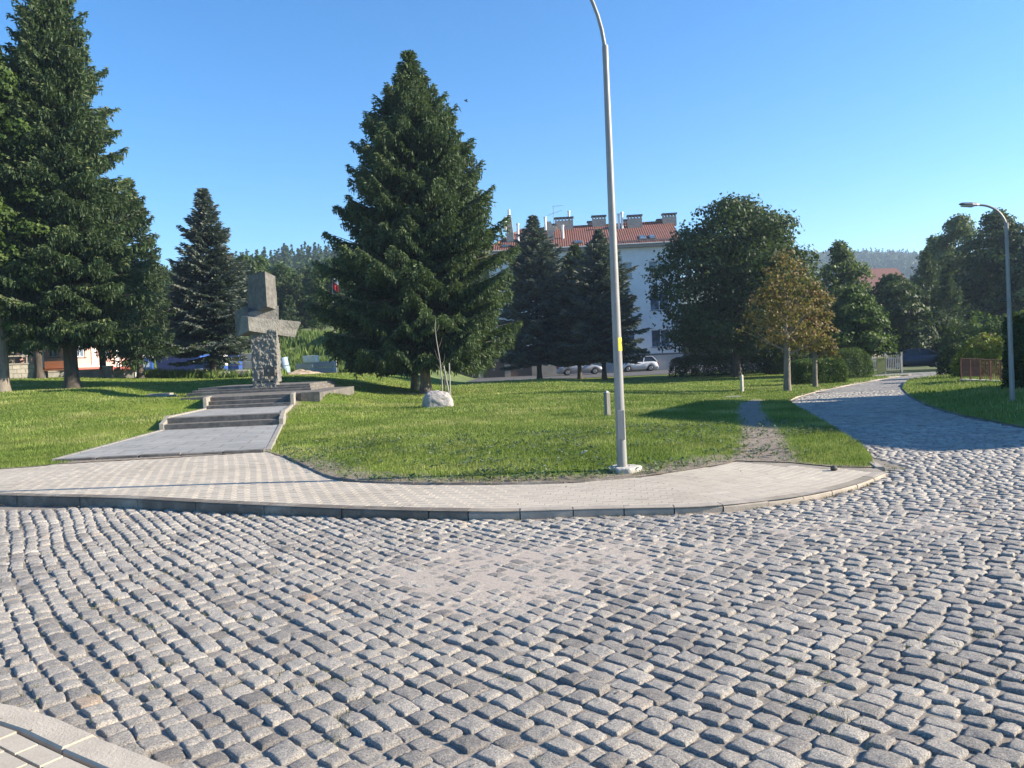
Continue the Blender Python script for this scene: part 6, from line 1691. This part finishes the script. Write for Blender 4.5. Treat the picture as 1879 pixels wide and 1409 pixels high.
def forest(name, label, n_, xr, yr, zf, seed, crown=(3.5, 6), leaf=1.4, per=34, cone=.5, keep=None, mat='far_forest'):
    r = np.random.default_rng(seed); C0 = np.c_[r.uniform(*xr, n_), r.uniform(*yr, n_)]
    if keep is not None: C0 = C0[keep(C0[:, 0], C0[:, 1])]
    n_ = len(C0); z0 = zf(C0[:, 0], C0[:, 1]); rad = r.uniform(*crown, n_); isc = r.random(n_) < cone
    H_ = np.where(isc, rad * 3.2, rad * 2.1); rad = np.where(isc, rad * .55, rad)
    f = r.random((n_, per)) ** .8; az = r.uniform(0, 6.283, (n_, per))
    rr_ = np.where(isc[:, None], (1 - f) * 1.05, np.sqrt(np.clip(1 - (f * 1.9 - .9) ** 2, 0, 1)))
    C = np.stack([C0[:, 0:1] + np.cos(az) * rr_ * rad[:, None], C0[:, 1:2] + np.sin(az) * rr_ * rad[:, None], z0[:, None] + (.12 + .88 * f) * H_[:, None]], -1).reshape(-1, 3)
    Nn = np.stack([np.cos(az), np.sin(az), .3 + f * .8], -1).reshape(-1, 3) + r.normal(0, .35, C.shape)
    D = np.cross(Nn, r.normal(0, 1, C.shape))
    tt = np.clip(.15 + .5 * f + r.normal(0, .12, f.shape) + r.normal(0, .14, n_)[:, None] - .15 * isc[:, None], 0, 1).ravel()
    V, F = quads(C, D, Nn, leaf * r.uniform(.7, 1.4, len(C)), leaf * .8 * r.uniform(.7, 1.3, len(C)))
    return tag(np_obj(name, V, F, M[mat], tint=tt), label, 'forest', kind='stuff')
def left_hill(x, y):
    ridge = np.interp(x, [-520, -330, -225, -172, -130, -84, -20, 60, 200], [12, 24, 34, 44, 52, 60, 52, 25, 0])
    return 8.5 + (ridge - 8.5) * S((y - 125) / 350) - 40 * S((y - 520) / 300) + 5 * (vnoise(x, y, 60) - .5)
hill('left_hill', -560, 240, 128, 760, 80, 60, left_hill, M['far_ground'])
lh_keep = lambda x, y: (x / y > -.66) & (x / y < .02)
forest('left_hill_forest', 'mixed forest covering the hill behind the monument', 9000, (-380, 10), (135, 520), left_hill, 81, crown=(2.6, 4.4), leaf=1.3, per=42, keep=lh_keep)
def right_hill(x, y):
    ridge = np.interp(x, [100, 250, 340, 380, 430, 480, 560, 700], [70, 88, 98, 94, 86, 74, 46, 10])
    return 3 + (ridge - 3) * S((y - 380) / 500) - 60 * S((y - 930) / 400) + 8 * (vnoise(x, y, 90) - .5)
hill('right_hill', 40, 900, 380, 1300, 70, 60, right_hill, M['far_ground'])
forest('right_hill_forest', 'distant bluish forest covering the hill at the right', 15000, (230, 560), (430, 950), right_hill, 82, crown=(2.4, 3.8), leaf=1.6, per=22, cone=.15, keep=lambda x, y: (x / y > .30) & (x / y < .60))
# trees between the park and the hills, right side
def flat(x, y): return -.6 + 0 * x
forest('far_trees', 'distant trees behind the houses at the right', 420, (18, 170), (118, 240), flat, 83, crown=(2.6, 4.2), leaf=1.0, per=150, cone=.25, keep=lambda x, y: (x / y > .36) & (x / y < .8) & ~((x / y > .40) & (x / y < .51) & (y < 200)))
forest('far_trees', 'distant trees behind the white building', 160, (-30, 60), (112, 150), flat, 84, crown=(2.4, 3.4), leaf=1.0, per=150, cone=.3)

# ------------------------------------------------------------------ haze
m = bpy.data.materials.new('haze'); m.use_nodes = True; n = m.node_tree.nodes; l = m.node_tree.links
n.remove(n['Principled BSDF']); pv = n.new('ShaderNodeVolumePrincipled'); pv.inputs['Color'].default_value = (.60, .78, 1.0, 1); pv.inputs['Density'].default_value = .0004; pv.inputs['Anisotropy'].default_value = .2
l.new(pv.outputs[0], n['Material Output'].inputs['Volume'])
mb = MB(); mb.box(-620, 950, -40, 1350, -41.5, 140); hz = mb.build('haze', m); tag(hz, 'thin pale blue summer haze', 'haze', kind='stuff')
